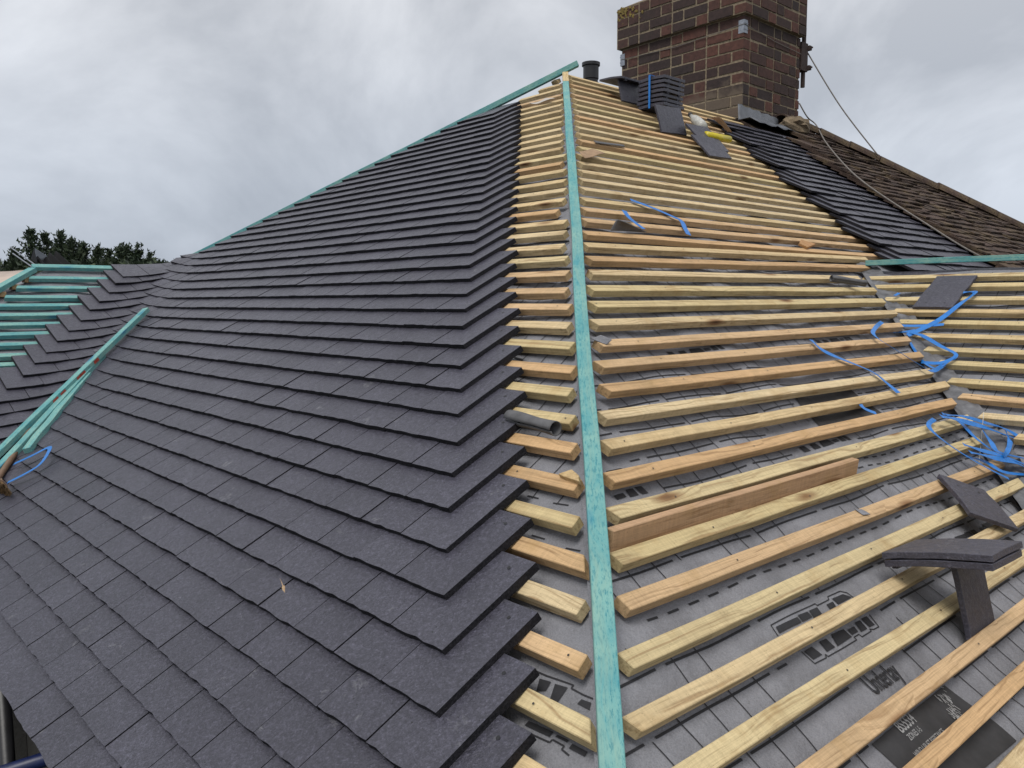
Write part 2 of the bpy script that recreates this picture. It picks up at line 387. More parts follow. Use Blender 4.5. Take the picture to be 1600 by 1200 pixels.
house = tag(empty('house', V((X0.x, X0.y, 0))), 'house being re-roofed, half in new dark grey tiles and half in bare pine battens', 'house')
neigh = tag(empty('neighbouring_house', V((X0.x, X0.y, 0)) + u * 5), 'adjoining house with an old mossy brown tiled roof beyond the brick chimney', 'house')

# walls (below the eaves)
EZ = 4.9
w = MB(); O0 = V((X0.x, X0.y, 0))
w.box(O0, u, a, Z, -3.45, 2.1, -3.45, 3.45, 0, EZ)
w.box(O0, u, a, Z, -1.75, 2.1, -6.2, -3.452, 0, EZ - .02)
w.box(O0, u, a, Z, -4.85, -3.452, .1, 3.4, 0, EZ - .02)
w.build('wall', M['wall'], house)
w = MB(); w.box(O0, u, a, Z, 2.104, 6.6, -3.45, 3.45, 0, EZ); w.build('wall', M['wall'], neigh)

# ------------------------------------------------------------------ underlay
RAF = .45
def hU(t, s, seed=0):
    sag = .010 * (math.sin(math.pi * t / RAF) ** 2)
    w1 = mn.noise(V((t * 2.4 + seed, s * 5.5, seed * 3.1))) * .007
    w2 = mn.noise(V((t * 7 + seed, s * 11, 4.7 + seed))) * .0035
    return min(-.0268, -.038 - sag * .8 + w1 * 2.1 + w2 * 2.0)
def sheet(fr, name, poly, step, seed, m=None, parent=house):
    t0 = min(p[0] for p in poly); t1 = max(p[0] for p in poly); s0 = min(p[1] for p in poly); s1 = max(p[1] for p in poly)
    mb = MB(); nt_ = int((t1 - t0) / step) + 1; ns_ = int((s1 - s0) / step) + 1
    idx = {}
    def lim(s):                    # polygon as a t-range at s
        xs = []
        for i in range(len(poly)):
            (ta, sa), (tb, sb) = poly[i], poly[(i + 1) % len(poly)]
            if (sa - s) * (sb - s) <= 0 and sa != sb: xs.append(ta + (tb - ta) * (s - sa) / (sb - sa))
        return (min(xs), max(xs)) if xs else (t0, t0)
    vs_ = []; fs = []
    for j in range(ns_ + 1):
        s = s0 + (s1 - s0) * j / ns_
        lo, hi = lim(min(max(s, s0 + 1e-5), s1 - 1e-5))
        for i in range(nt_ + 1):
            t = lo + (hi - lo) * i / nt_
            vs_.append(fr.P(t, s, hU(t, s, seed)))
    W_ = nt_ + 1
    for j in range(ns_):
        for i in range(nt_): fs.append((j * W_ + i, j * W_ + i + 1, (j + 1) * W_ + i + 1, (j + 1) * W_ + i))
    mb.add(vs_, fs)
    o = mb.build(name, m or M['under'], parent, origin=fr.P(0, 0), smooth=True)
    return o
c_ = CT
uB = sheet(FB, 'underlay', [(0, 0), (2.1, 0), (2.1, 2.45), (.265, 2.45), (valley_B(4.62), 4.62), (-c_ * 4.62, 4.62)], .018, 0)
uA = sheet(FA, 'underlay', [(0, 0), (c_ * 2.31, 2.31), (valley_A(4.58), 4.58), (-c_ * 4.58, 4.58)], .025, 5)
vD = lambda s: -s * math.sin(PD) / math.tan(TH)     # valley in D: moves along -a
uD = sheet(FD, 'underlay', [(vD(0), 0), (vD(2.5), 2.5), (-3.6, 2.5), (-3.6, 0)], .035, 9)
uG = sheet(FG, 'underlay', [(valley_G(0), 0), (valley_G(2.4), 2.4), (-.88 - .9 * 2.4, 2.4), (-.88, 0)], .04, 13)
# rear slopes, seen only from elsewhere
def flat(name, pts, m, parent, th=.03):
    n = (pts[1] - pts[0]).cross(pts[2] - pts[0]).normalized(); n = n if n.z > 0 else -n
    mb = MB(); mb.prism([p - n * th for p in pts], pts); return mb.build(name, m, parent)
apex = X0 - Z * .04; down = 3.8
rear = [apex, apex + u * 2.1, apex + u * 2.1 + (a * c_ - Z * ST) * 4.6, apex + (a * c_ - Z * ST) * 4.6 - u * c_ * 4.6]
flat('rear_roof', rear, M['slate'], house)
eD = E_D - Z * .04
flat('rear_roof', [eD + a * .2, eD + a * .2 + (u * math.cos(PD) - Z * math.sin(PD)) * 2.4 , eD - a * 3.6 + (u * math.cos(PD) - Z * math.sin(PD)) * 2.4, eD - a * 3.6], M['slate'], house)
eG = E_G - Z * .04; gA = eG - u * .88
flat('rear_roof', [eG + u * .3, gA, gA + (a * math.cos(PG) - Z * math.sin(PG)) * 2.4 - u * 2.1, eG + (a * math.cos(PG) - Z * math.sin(PG)) * 2.4 + u * 1.2], M['slate'], house)
flat('hip_roof', [gA - Z * .01, gA - Z * .01 + (a * math.cos(PG) - Z * math.sin(PG)) * 2.4 - u * 2.11, gA - Z * .01 + (-a * math.cos(PG) - Z * math.sin(PG)) * 2.4 - u * 2.11], M['under'], house)

# ------------------------------------------------------------------ battens
PALE = [(.645, .485, .265), (.67, .525, .31), (.615, .465, .25), (.65, .50, .285)]
ORNG = [(.59, .38, .195), (.61, .415, .23), (.57, .375, .195)]
YELL = [(.60, .475, .25), (.62, .495, .275)]
def wcol(c):
    base = rnd.choice({'p': PALE, 'o': ORNG, 'y': YELL}[c]); k = rnd.uniform(.94, 1.06)
    return tuple(min(.8, x * k) for x in base)
def batten(fr, A_, B_, wd, th, name, m, parent, cutA=0, cutB=0, top=0.0, color=None, wob=.0012, s_is_top=True, flip=0):
    """square-sawn batten between two (t, s) points; (t, s) is the upper edge of its top face"""
    n = max(2, int(abs(B_[0] - A_[0]) / .25)); mb = MB(); rings = []
    for i in range(n + 1):
        f = i / n; t = A_[0] + (B_[0] - A_[0]) * f; s = A_[1] + (B_[1] - A_[1]) * f
        ds = rnd.uniform(-wob, wob); dh = rnd.uniform(-wob, wob) * .8 + top
        sk = cutA * (1 - f) ** 8 + cutB * f ** 8 if 0 < i < n else (cutA if i == 0 else cutB)
        rings.append([fr.P(t, s + ds, dh - th), fr.P(t + sk * wd, s + ds + wd, dh - th), fr.P(t + sk * wd, s + ds + wd, dh), fr.P(t, s + ds, dh)])
    vs_ = [p for r in rings for p in r]; fs = [(3, 2, 1, 0), tuple(4 * n + k for k in range(4))]
    for i in range(n):
        for k in range(4): fs.append((4 * i + k, 4 * i + (k + 1) % 4, 4 * i + 4 + (k + 1) % 4, 4 * i + 4 + k))
    mb.add(vs_, fs)
    if parent is house and name == 'batten':
        k = math.ceil(min(A_[0], B_[0]) / .45)
        while k * .45 < max(A_[0], B_[0]) - .02:
            f = (k * .45 - A_[0]) / (B_[0] - A_[0]); c = fr.P(k * .45 + rnd.uniform(-.012, .012), A_[1] + (B_[1] - A_[1]) * f + wd * rnd.uniform(.4, .6), top + .0022); k += 1
            if 0 < f < 1 and rnd.random() < .8: mb.add([c + (fr.ex * math.cos(x * math.pi / 3) + fr.ed * math.sin(x * math.pi / 3)) * .0024 for x in range(6)], [tuple(range(6))], 1)
    return mb.build(name, [m, M['nail']], parent, origin=fr.P(A_[0], A_[1], -th + top), basis=(fr.ex, fr.n.cross(fr.ex), fr.n), bevel=.0016, color=color)

BW, BT = .0355, .026
# left-hand ends (upper edge of the top face) read off along the hip, then right-hand ends where they stop at the valley
Bl = {1: (888, 116.5), 2: (889, 123.1), 3: (890, 130), 4: (892, 137), 5: (892, 145), 6: (894, 152.7), 7: (895, 161.2), 8: (896, 170.4), 9: (898, 179), 10: (898, 187.4),
      11: (899, 196.2), 12: (900, 206), 13: (901, 216.2), 14: (901, 227.4), 15: (900, 239.2), 16: (901, 250.8), 17: (901, 263.7), 18: (903, 276.9), 19: (904, 290.8), 20: (904, 307),
      21: (905, 322.5), 22: (906, 339.5), 23: (906, 359), 24: (909, 378), 25: (913, 399), 26: (919, 420.6), 27: (916, 445), 28: (918, 470), 29: (920, 498.7), 30: (929, 531),
      31: (927, 564), 32: (936, 600), 33: (933, 641.6), 34: (938, 687.5), 35: (943, 738), 36: (946, 793), 37: (952, 863), 38: (964, 932), 39: (965, 1021), 40: (972, 1121)}
Br = {24: (1352, 401), 25: (1356, 414), 26: (1340, 431), 27: (1365, 449), 28: (1379, 466), 29: (1397, 484), 30: (1406, 504), 31: (1417.5, 525), 32: (1437, 549), 33: (1452, 575),
      34: (1477, 595), 35: (1487, 621), 36: (1512, 647), 37: (1527, 680), 38: (1560, 715), 39: (1590, 746)}
Bcol = dict(zip(range(1, 47), 'ppopopypopppoyppppppoooppopoyppooopppoypyopopp'[:46]))
Bcol.update({22: 'o', 23: 'o', 24: 'p', 25: 'o', 26: 'p', 27: 'y', 28: 'y', 29: 'p', 30: 'o', 31: 'o', 32: 'o', 33: 'p', 34: 'p', 35: 'o', 36: 'y', 37: 'y', 38: 'o', 39: 'y', 40: 'p', 41: 'y', 42: 'o', 43: 'o', 44: 'p', 45: 'p'})
sB = {}
for k in range(1, 46):
    if k in Bl: t0, s0 = FB.px(*Bl[k])
    else: s0 = sB[k - 1] + .0985; t0 = -c_ * s0 + .06
    sB[k] = s0
    if k in Br: t1, s1 = FB.px(*Br[k])
    elif k < 24: t1, s1 = 2.14, s0 + rnd.uniform(-.006, .006)
    else: t1, s1 = valley_B(s0) - .06, s0
    cut = {26: -.1, 38: .25}.get(k, .83 if rnd.random() < .75 else .45)
    batten(FB, (t0, s0), (t1, s1), BW * rnd.uniform(.96, 1.05), BT, 'batten', M['wood'], house, cutA=cut * .6, cutB=-.6, color=wcol(Bcol[k]))

# hip end: stubs between the tiles and the hip
Al = [(875, 122), (877, 130), (878, 137), (880, 145.6), (880, 153.7), (879, 161.5), (880, 170), (881, 179.4), (880, 188), (876, 199), (881, 208), (880, 218), (880, 228.7), (885.6, 239.4),
      (880.6, 251.9), (885, 263), (885.6, 278.7), (886, 293), (883.7, 308.7), (873.7, 326), (887, 342), (886, 359), (883, 380), (889, 399.4), (890.6, 421.9), (888.7, 448.7), (895, 473.7),
      (894, 502.5), (898.7, 533.7), (901, 570), (896, 605.6), (900, 648), (902, 692), (909, 748.7), (905.6, 807), (912, 867), (915, 937.5), (918.7, 1022.5), (921, 1122)]
Acol = 'pppopppppppppyoppp' + 'popppyooopyoyyooyopoyp'
RE = [(-3.45, 4.6), (-3.052, 4.099), (-2.963, 4.002), (-2.867, 3.909), (-2.77, 3.813), (-2.673, 3.714), (-2.581, 3.613), (-2.5, 3.516), (-2.398, 3.418), (-2.31, 3.321), (-2.206, 3.221),
      (-2.125, 3.124), (-2.018, 3.026), (-1.924, 2.921), (-1.832, 2.826), (-1.746, 2.72), (-1.648, 2.627), (-1.026, 1.908), (-.839, 1.703), (-.676, 1.504), (-.472, 1.277), (-.26, 1.051), (.047, .694), (.3, .5)]
def rowend(s):
    for (ta, sa), (tb, sb) in zip(RE, RE[1:]):
        if sb <= s <= sa: return ta + (tb - ta) * (s - sa) / (sb - sa)
    return RE[0][0] if s > RE[0][1] else RE[-1][0]
sA = []
for k, q in enumerate(Al):
    t0, s0 = FA.px(*q); sA.append(s0)
    # above the tiling the batten runs right across to the far hip
    t1 = rowend(s0 + .12) + .30 if s0 > .5 else c_ * s0 - .04
    if t1 - t0 < .06: t1 = t0 + .06
    batten(FA, (t1, s0), (t0, s0), BW * rnd.uniform(.97, 1.05), BT, 'batten', M['wood'], house, cutA=0, cutB=-.83 if k in (35, 38, 4, 9) else -.1, color=wcol(Acol[k]))
for s0 in (sA[-1] + .098, sA[-1] + .196):
    batten(FA, (-c_ * s0 + .45, s0), (-c_ * s0 + .05, s0), BW, BT, 'batten', M['wood'], house, color=wcol('p'))

# right projection
Dx = [(1352, 431.5, 1), (1367, 445, 1), (1385, 464, 1), (1400, 482, 1), (1407, 499, 1), (1432, 520, 1), (1450, 541, 1), (1470, 562, 1), (1487, 590, 1), (1504, 614, 1), (1536, 644, 1)]
Dcol = 'yyypypyyyop'
lastD = 0
for k, (x, y, _) in enumerate(Dx):
    t0, s0 = FD.px(x, y); lastD = s0
    batten(FD, (t0, s0), (-3.5, s0 - .005), BW, BT, 'batten', M['wood'], house, cutA=.25, color=wcol(Dcol[k]))
for k in range(7):
    s0 = lastD + .107 * (k + 1)
    batten(FD, (vD(s0) - .12, s0), (-3.5, s0), BW, BT, 'batten', M['wood'], house, cutA=.25, color=wcol('pyop'[k % 4]))
# left projection, green stained
Gy = [(47, 431), (27, 446), (9, 461), (0, 474), (0, 489), (0, 504), (0, 519), (0, 535), (0, 552), (0, 566)]
Gt = [(192, 435), (180, 445), (170, 460), (155, 474), (140, 487), (126, 504), (107, 520), (89, 536), (72, 554), (54, 571), (36, 590), (10, 611)]
gt = [FG.px(x, y, .042) for x, y in Gt]
gtail = gt + [(gt[-1][0] - .088 * k, gt[-1][1] + .108 * k) for k in range(1, 11)]
def gend(s):
    for (ta, sa), (tb, sb) in zip(gtail, gtail[1:]):
        if sa <= s <= sb: return ta + (tb - ta) * (s - sa) / (sb - sa)
    return gtail[0][0] if s < gtail[0][1] else gtail[-1][0]
for k, (x, y) in enumerate(Gy):
    t0, s0 = FG.px(x, y)
    if k > 2: t0 = -.88 - .8 * s0
    batten(FG, (t0, s0), (gend(s0) + .35, s0), BW, BT, 'green_batten', M['teal'], house, cutA=-.4)
for k in range(11):
    s0 = FG.px(0, 566)[1] + .104 * (k + 1); batten(FG, (-.88 - .8 * s0, s0), (gend(s0) + .35, s0), BW, BT, 'green_batten', M['teal'], house, cutA=-.4)
batten(FG, (-1.0, .045), (.02, .045), .045, BT, 'green_batten', M['teal'], house, top=.004)

# ------------------------------------------------------------------ hip and ridge battens
def bar(p, q, wd, th, up, name, m, parent, color=None, segs=6, wob=.0015):
    d = (q - p).normalized(); up = (up - d * up.dot(d)).normalized(); sd = d.cross(up)
    mb = MB(); rings = []
    for i in range(segs + 1):
        c = p + (q - p) * (i / segs) + sd * rnd.uniform(-wob, wob) + up * rnd.uniform(-wob, wob)
        rings += [c - sd * wd / 2 - up * th / 2, c + sd * wd / 2 - up * th / 2, c + sd * wd / 2 + up * th / 2, c - sd * wd / 2 + up * th / 2]
    fs = [(3, 2, 1, 0), tuple(4 * segs + k for k in range(4))]
    for i in range(segs):
        for k in range(4): fs.append((4 * i + k, 4 * i + (k + 1) % 4, 4 * i + 4 + (k + 1) % 4, 4 * i + 4 + k))
    mb.add(rings, fs)
    return mb.build(name, m, parent, origin=p, basis=(d, up.cross(d), up), bevel=.0015, color=color)
nH = (FA.n + FB.n).normalized()
def hipP(s, h=0): return X0 + (-a * c_ - u * c_ - Z * ST) * s + nH * h
bar(hipP(.25, .012), hipP(5.2, .012) + (u - a) * .006, .0385, .026, nH, 'hip_batten', M['teal'], house, segs=14, wob=.003)
bar(hipP(-.06, .016), hipP(.247, .014), .040, .026, nH, 'hip_batten', M['wood'], house, color=(.60, .45, .24))
nL = (FA.n + Frame(X0, u, a * c_ - Z * ST).n).normalized()
dL = (a * c_ - u * c_ - Z * ST)
bar(X0 + dL * -.085 + nL * .034, X0 + dL * 2.45 + nL * .034, .05, .036, nL, 'hip_batten', M['teal'], house, segs=10, wob=.002)
bar(E_D + a * .0 + Z * .012, E_D - a * 3.55 + Z * .012, .048, .028, Z, 'ridge_batten', M['teal'], house, segs=8)
def proj(p_):
    d_ = p_ - CAM; return 800 + FPX * d_.dot(cR) / d_.dot(cF), 600 - FPX * d_.dot(cU) / d_.dot(cF)
gh0 = gA + Z * .05; gh1 = gA + Z * .05 + (-a * math.cos(PG) - Z * math.sin(PG)) * 2.2 - u * 2.0
f_ = 0
while proj(gh0 + (gh1 - gh0) * f_)[0] > 52 and f_ < .5: f_ += .005
gh0 = gh0 + (gh1 - gh0) * f_
bar(gh0, gh1, .05, .03, Z, 'hip_batten', M['teal'], house)
# pine batten ends of the hidden slope poking out beside that hip
for k in range(6):
    c = gh0 + (gh1 - gh0) * (.02 + .047 * k) - Z * .045
    mb = MB(); mb.box(c, a, u, Z, -.03, .045, -.028, .012, -.018, .014)
    mb.build('batten_end', M['wood'], house, color=wcol('o'), bevel=.001)

# ------------------------------------------------------------------ tiles
TW, TL, TT = .1665, .258, .0195
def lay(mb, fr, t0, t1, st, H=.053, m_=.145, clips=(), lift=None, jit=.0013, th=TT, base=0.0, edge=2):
    dz = rnd.uniform(-jit, jit); tw = rnd.uniform(-jit, jit); ss = rnd.uniform(-jit, jit) * .9; sk = rnd.uniform(-.001, .001)
    nseg = 6
    poly = [(t0 + (t1 - t0) * i / nseg, st + ss + sk * (i / nseg - .5) + (rnd.uniform(-.0022, .0022) if 0 < i < nseg else 0)) for i in range(nseg + 1)] + [(t1, st - TL), (t0, st - TL)]
    for c in clips:
        poly = clip_poly(poly, c)
        if len(poly) < 3: return
    def h(p):
        v = H - m_ * (st - p[1]) + dz * (1 - (st - p[1]) / TL) + tw * ((p[0] - t0) / TW - .5) + base
        return v + (lift(p) if lift else 0)
    top = [fr.P(p[0], p[1], h(p)) for p in poly]
    bot = [fr.P(p[0], p[1], h(p) - th) for p in poly]
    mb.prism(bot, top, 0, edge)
def holes(mb, fr, t0, t1, st, H=.053, m_=.145):
    for f in (.27, .73):
        t = t0 + (t1 - t0) * f; s = st - TL + .035; h = H - m_ * (TL - .035) + .0012
        mb.add([fr.P(t + .0042 * math.cos(x * math.pi / 4), s + .0042 * math.sin(x * math.pi / 4), h) for x in range(8)], [tuple(range(8))], 1)
# hip end field
mb = MB(); nrow = 41
sw = lambda d: .045 * math.exp(-(max(d, 0) / .16) ** 1.3)
for j in range(-35, 6):
    st = 4.099 + .0985 * j
    if st < .62: continue
    e = rowend(st)
    left = c_ * st - .03 if st < 2.36 else valley_A(st - .13) - .005
    cl = [lambda p: (c_ * p[1] - .05) - p[0], (lambda p: valley_A(p[1]) - p[0]) if st > 2.2 else (lambda p: 1)]
    lf = (lambda p: sw(valley_A(p[1]) - p[0]) if p[1] > 2.25 else 0)
    n = int((left - e) / TW) + 2
    for k in range(n):
        t0 = e + k * TW + rnd.uniform(.0, .0014); t1 = e + (k + 1) * TW - .0028
        lay(mb, FA, t0, t1, st, clips=cl, lift=lf)
    holes(mb, FA, e, e + TW, st)
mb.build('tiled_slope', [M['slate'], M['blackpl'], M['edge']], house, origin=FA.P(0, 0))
# left projection field
mb = MB()
for j, (tl, st) in enumerate(gtail):
    cl = [lambda p: valley_G(p[1]) - p[0]]
    lf = (lambda p: sw(valley_G(p[1]) - p[0]))
    n = int((valley_G(st - .26) - tl) / TW) + 2
    for k in range(n): lay(mb, FG, tl + k * TW + .0007, tl + (k + 1) * TW - .0022, st, clips=cl, lift=lf)
    holes(mb, FG, tl, tl + TW, st)
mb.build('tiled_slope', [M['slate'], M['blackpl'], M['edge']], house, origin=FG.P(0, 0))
# strip beside the party line
mb = MB(); TR = 2.09
for j in range(0, 23):
    st = .40 + .0985 * j; TR = 2.09 + (3 * TW if j < 2 else 2 * TW if j < 4 else TW if j < 6 else 0)
    tl = 1.60 - .40 * (st - .3) + (.0 if j % 2 else -.085) + rnd.uniform(-.02, .02)
    n = max(2, int(round((TR - tl) / TW)))
    for k in range(n):
        lay(mb, FB, TR - (k + 1) * TW + .0008 - (.083 if j % 2 else 0), TR - k * TW - .0008 - (.083 if j % 2 else 0), st, clips=[lambda p: p[1] - .27], jit=.003, th=.0145)
    if j % 2: lay(mb, FB, TR - .082, TR - .001, st, clips=[lambda p: p[1] - .27])
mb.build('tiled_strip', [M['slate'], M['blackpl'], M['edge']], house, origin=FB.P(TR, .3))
# a loose valley tile piece at the foot of the strip
# ------------------------------------------------------------------ eaves
mb = MB(); sE = 4.60
pA = lambda t, s, h: FA.P(t, s, h)
mb.box(FA.P(-c_ * sE, sE, -.05), a, -u, Z, 0.02, 4.2, -.09, -.065, -.20, -.02)
mb.build('fascia', M['fascia'], house)
mb = MB(); mb.box(FB.P(-c_ * sE, sE, -.05), u, -a, Z, 0.02, 2.0, -.09, -.065, -.20, -.02); mb.build('fascia', M['fascia'], house)

# ------------------------------------------------------------------ neighbouring roof
mb = MB(); HX = 3.08
def lichen_row(st):
    e = 2.10
    right = HX + .05 + .86 * st
    cl = [lambda p: (HX + .86 * max(p[1], 0)) - p[0], lambda p: p[1] + .02, lambda p: p[0] - (2.1 if st > 1.0 else 2.85 if st < .40 else 2.62 if st < .62 else 2.27)]
    sh = rnd.choice((0, .074))
    n = int((right - e) / TWN) + 2
    for k in range(n):
        lay(mb, FN, e - sh + k * TWN + rnd.uniform(.0005, .004), e - sh + (k + 1) * TWN - rnd.uniform(.0005, .004), st + rnd.uniform(-.012, .012), clips=cl, jit=.0065, th=.0125, edge=0)
TWN = .148
for j in range(0, 53): lichen_row(.06 + .086 * j)
mb.build('tiled_roof', M['brown'], neigh, origin=FN.P(HX, 0))
rr = X0 + Z * .0
flat('rear_roof', [FN.P(2.1, 0, -.03), FN.P(HX, 0, -.03), FN.P(HX, 0, -.03) + (a * c_ - Z * ST) * 4.6 + u * 3.9, FN.P(2.1, 0, -.03) + (a * c_ - Z * ST) * 4.6], M['brown'], neigh)
flat('roof_deck', [FN.P(2.1, 0, -.03), FN.P(HX, 0, -.03), FN.P(HX + .86 * 4.6, 4.6, -.03), FN.P(2.1, 4.6, -.03)], M['brown'], neigh)
hipd = (FN.P(HX + .86, 1, 0) - FN.P(HX, 0, 0))
flat('rear_roof', [FN.P(HX, 0, -.034), FN.P(HX, 0, -.034) + hipd * 4.6, FN.P(HX, 0, -.034) + (a * c_ - Z * ST) * 4.6 + u * 3.9], M['brown'], neigh)
hl = hipd.length
def ridge_tile(p, d, up, length, r=.088):
    up = (up - d * up.dot(d)).normalized(); sd = d.cross(up); mb = MB(); N = 8; vs_ = []
    for f, q in ((0, r), (1, r * .96)):
        for ro in (q, q - .014):
            for k in range(N + 1):
                an = math.pi * (k / N) * .94 + .03 * math.pi
                vs_.append(p + d * (f * length) + sd * (math.cos(an) * ro) + up * (math.sin(an) * ro * .92))
    W_ = N + 1; fs = []
    for k in range(N):
        fs += [(k, k + 1, 2 * W_ + k + 1, 2 * W_ + k), (W_ + k, 3 * W_ + k, 3 * W_ + k + 1, W_ + k + 1), (k, W_ + k, W_ + k + 1, k + 1), (2 * W_ + k, 2 * W_ + k + 1, 3 * W_ + k + 1, 3 * W_ + k)]
    fs += [(0, 2 * W_, 3 * W_, W_), (N, W_ + N, 3 * W_ + N, 2 * W_ + N)]
    mb.add(vs_, fs); return mb.build('hip_tile', M['brown'], neigh, origin=p)
dn = hipd.normalized(); upn = (FN.n + Frame(X0, a, u * c_ - Z * ST).n).normalized()
p = FN.P(HX, 0, .02)
for k in range(16):
    jv = V((rnd.uniform(-.006, .006), rnd.uniform(-.006, .006), rnd.uniform(-.006, .006)))
    ridge_tile(p + dn * (.305 * k - .12) + jv, dn, upn, .30)
ridge_tile(FN.P(2.75, 0, .02), u, Z, .33)
# crumbling mortar bedding under the hip tiles
mb = MB(); pts = [p + dn * (.1 * k) + FN.n * -.01 - (FN.ex * .07) for k in range(-2, 48)]
mb.tube([q + V((rnd.uniform(-.012, .012), rnd.uniform(-.012, .012), rnd.uniform(-.015, .01))) for q in pts], [rnd.uniform(.03, .05) for _ in pts], 6)
mb.build('mortar_bed', M['mortar_old'], neigh)

# ------------------------------------------------------------------ chimney (part of the house, on the party line)
CH = .0945; CO = X0 + u * 2.19; CWd, CDp = .95, 1.37      # along u, along a
BL = .262; HL = .128; MJ = .0185
chim = MB(); chim.box(CO, u, a, Z, .006, CWd - .006, .006, CDp - .006, -.6, .9 + 3.5 * CH)
chim.box(CO, u, a, Z, -.029, CWd + .029, -.029, CDp + .029, .897, .889 + 4 * CH)
chimney = chim.build('chimney', M['mortar'], house, origin=CO - Z * .6)
mb = MB()
def course(z, x0, x1, y0, y1, odd, dep=.1):
    zb, zt = z + MJ * .5, z + CH - MJ * .5
    def face(L_, fn, flip):
        p = 0; i = 0; lens = []
        cyc = (BL, HL) if odd ^ flip else (HL, BL)
        while p < L_ - .02:
            l = cyc[i % 2]; l = min(l, L_ - p)
            if L_ - p - l < .06: l = L_ - p
            fn(p, p + l - MJ); p += l; i += 1
    j = lambda: rnd.uniform(-.0045, .0045)
    face(y1 - y0, lambda p, q: mb.box(CO, u, a, Z, x0 + j(), x0 + dep, y0 + p + (dep + .002 if p == 0 else 0) * 0, y0 + q, zb + j(), zt + j()), False)
    face(x1 - x0 - dep, lambda p, q: mb.box(CO, u, a, Z, x0 + dep + MJ + p, x0 + dep + MJ + q, y0 + j(), y0 + dep, zb + j(), zt + j()), True)
    face(y1 - y0, lambda p, q: mb.box(CO, u, a, Z, x1 - dep, x1 + j(), y0 + dep + MJ + p, min(y0 + dep + MJ + q, y1), zb + j(), zt + j()), False)
nz = 15
for k in range(nz): course(.892 - CH * (k + 1), 0, CWd, 0, CDp, k % 2 == 0)
for k in range(4): course(.892 + CH * k, -.035, CWd + .035, -.035, CDp + .035, k % 2 == 1)
bw = mb.build('brickwork', M['brick'], chimney, origin=CO)
mb = MB(); zt = .892 + 4 * CH
mb.hexa([CO + u * x + a * y + Z * z for x, y, z in ((-.03, -.03, zt), (CWd + .03, -.03, zt), (CWd + .03, CDp + .03, zt), (-.03, CDp + .03, zt), (.2, .2, zt + .12), (CWd - .2, .2, zt + .12), (CWd - .2, CDp - .2, zt + .12), (.2, CDp - .2, zt + .12))])
mb.build('mortar_cap', M['mortar_old'], chimney)
# lichen crust at the top of the left face
mb = MB()
for k in range(40):
    y = CDp + .03 - abs(rnd.gauss(0, .13)); zz = zt - .004 - abs(rnd.gauss(0, .06)); r = rnd.uniform(.008, .022)
    c = CO - u * .038 + a * max(0, y) + Z * zz; N = 7
    ring = [c + (a * math.cos(i * 2 * math.pi / N) + Z * math.sin(i * 2 * math.pi / N)) * r * rnd.uniform(.6, 1.1) for i in range(N)]
    mb.add(ring + [c - u * .003], [(i, (i + 1) % N, N) for i in range(N)])
tag(mb.build('lichen_patch', M['lichen'], chimney), kind='stuff')
# lead apron along the foot of the front face, wrapped round the corner
mb = MB(); rows = []
for i in range(15):
    x = -.10 + i * .047; wv = .006 * math.sin(i * 1.3)
    rows.append([CO + u * x - a * (.022 + wv) + Z * (.125 - .03 * (i / 14) + .006 * math.sin(i * 2.1)), CO + u * x - a * (.03 + wv) - Z * .01,
                 FB.P(2.19 + x, .12, .075 + wv), FB.P(2.19 + x, .235 + .012 * math.sin(i * 1.7), .078 + wv)])
vs_ = [q for r in rows for q in r]; fs = []
for i in range(14):
    for k in range(3): fs.append((4 * i + k, 4 * i + k + 1, 4 * i + 5 + k, 4 * i + 4 + k))
mb.add(vs_, fs); ap = mb.build('lead_apron', M['lead'], chimney, smooth=True)
so_ = ap.modifiers.new('thickness', 'SOLIDIFY'); so_.thickness = .004
# mortar lump at the end of the apron
mb = MB()
def lump(c, rx, ry, rz, n=10, m=8, seed=0):
    vs_ = []; fs = []
    for i in range(m + 1):
        th_ = math.pi * i / m
        for k in range(n):
            ph = 2 * math.pi * k / n; d = V((math.sin(th_) * math.cos(ph), math.sin(th_) * math.sin(ph), math.cos(th_)))
            r = 1 + .35 * mn.noise(d * 2.3 + V((seed, seed, 0)))
            vs_.append(c + u * (d.x * rx * r) + a * (d.y * ry * r) + Z * (d.z * rz * r))
    for i in range(m):
        for k in range(n): fs.append((i * n + k, i * n + (k + 1) % n, (i + 1) * n + (k + 1) % n, (i + 1) * n + k))
    mb.add(vs_, fs)
lump(FN.P(2.83, .12, .04), .17, .12, .09, 14, 10, 3)
mb.build('mortar_lump', M['mortar_old'], chimney)
# corner clips and the wire strung between them
def clip(c, d1, d2):
    mb = MB()
    mb.box(c, d1, d2, Z, -.004, .05, -.006, .0, -.06, .05); mb.box(c, d1, d2, Z, -.006, -.001, -.005, .05, -.06, .05)
    mb.box(c, d1, d2, Z, -.008, .052, -.009, .0, .02, .028); mb.box(c, d1, d2, Z, -.008, .052, -.009, .0, -.032, -.024)
    mb.build('corner_clip', M['steel'], chimney)
clip(CO + Z * .80, u, a); clip(CO + a * CDp + Z * .80, u, -a)
mb = MB()
mb.tube([CO - u * .008 + a * CDp + Z * .80, CO - u * .009 + a * .7 + Z * .775, CO - u * .008 - a * .004 + Z * .81], .0028, 5)
mb.tube([CO - u * .004 - a * .009 + Z * .81, CO + u * .5 - a * .01 + Z * .76, CO + u * CWd - a * .01 + Z * .74], .0028, 5)
mb.build('wire', M['cable'], chimney)

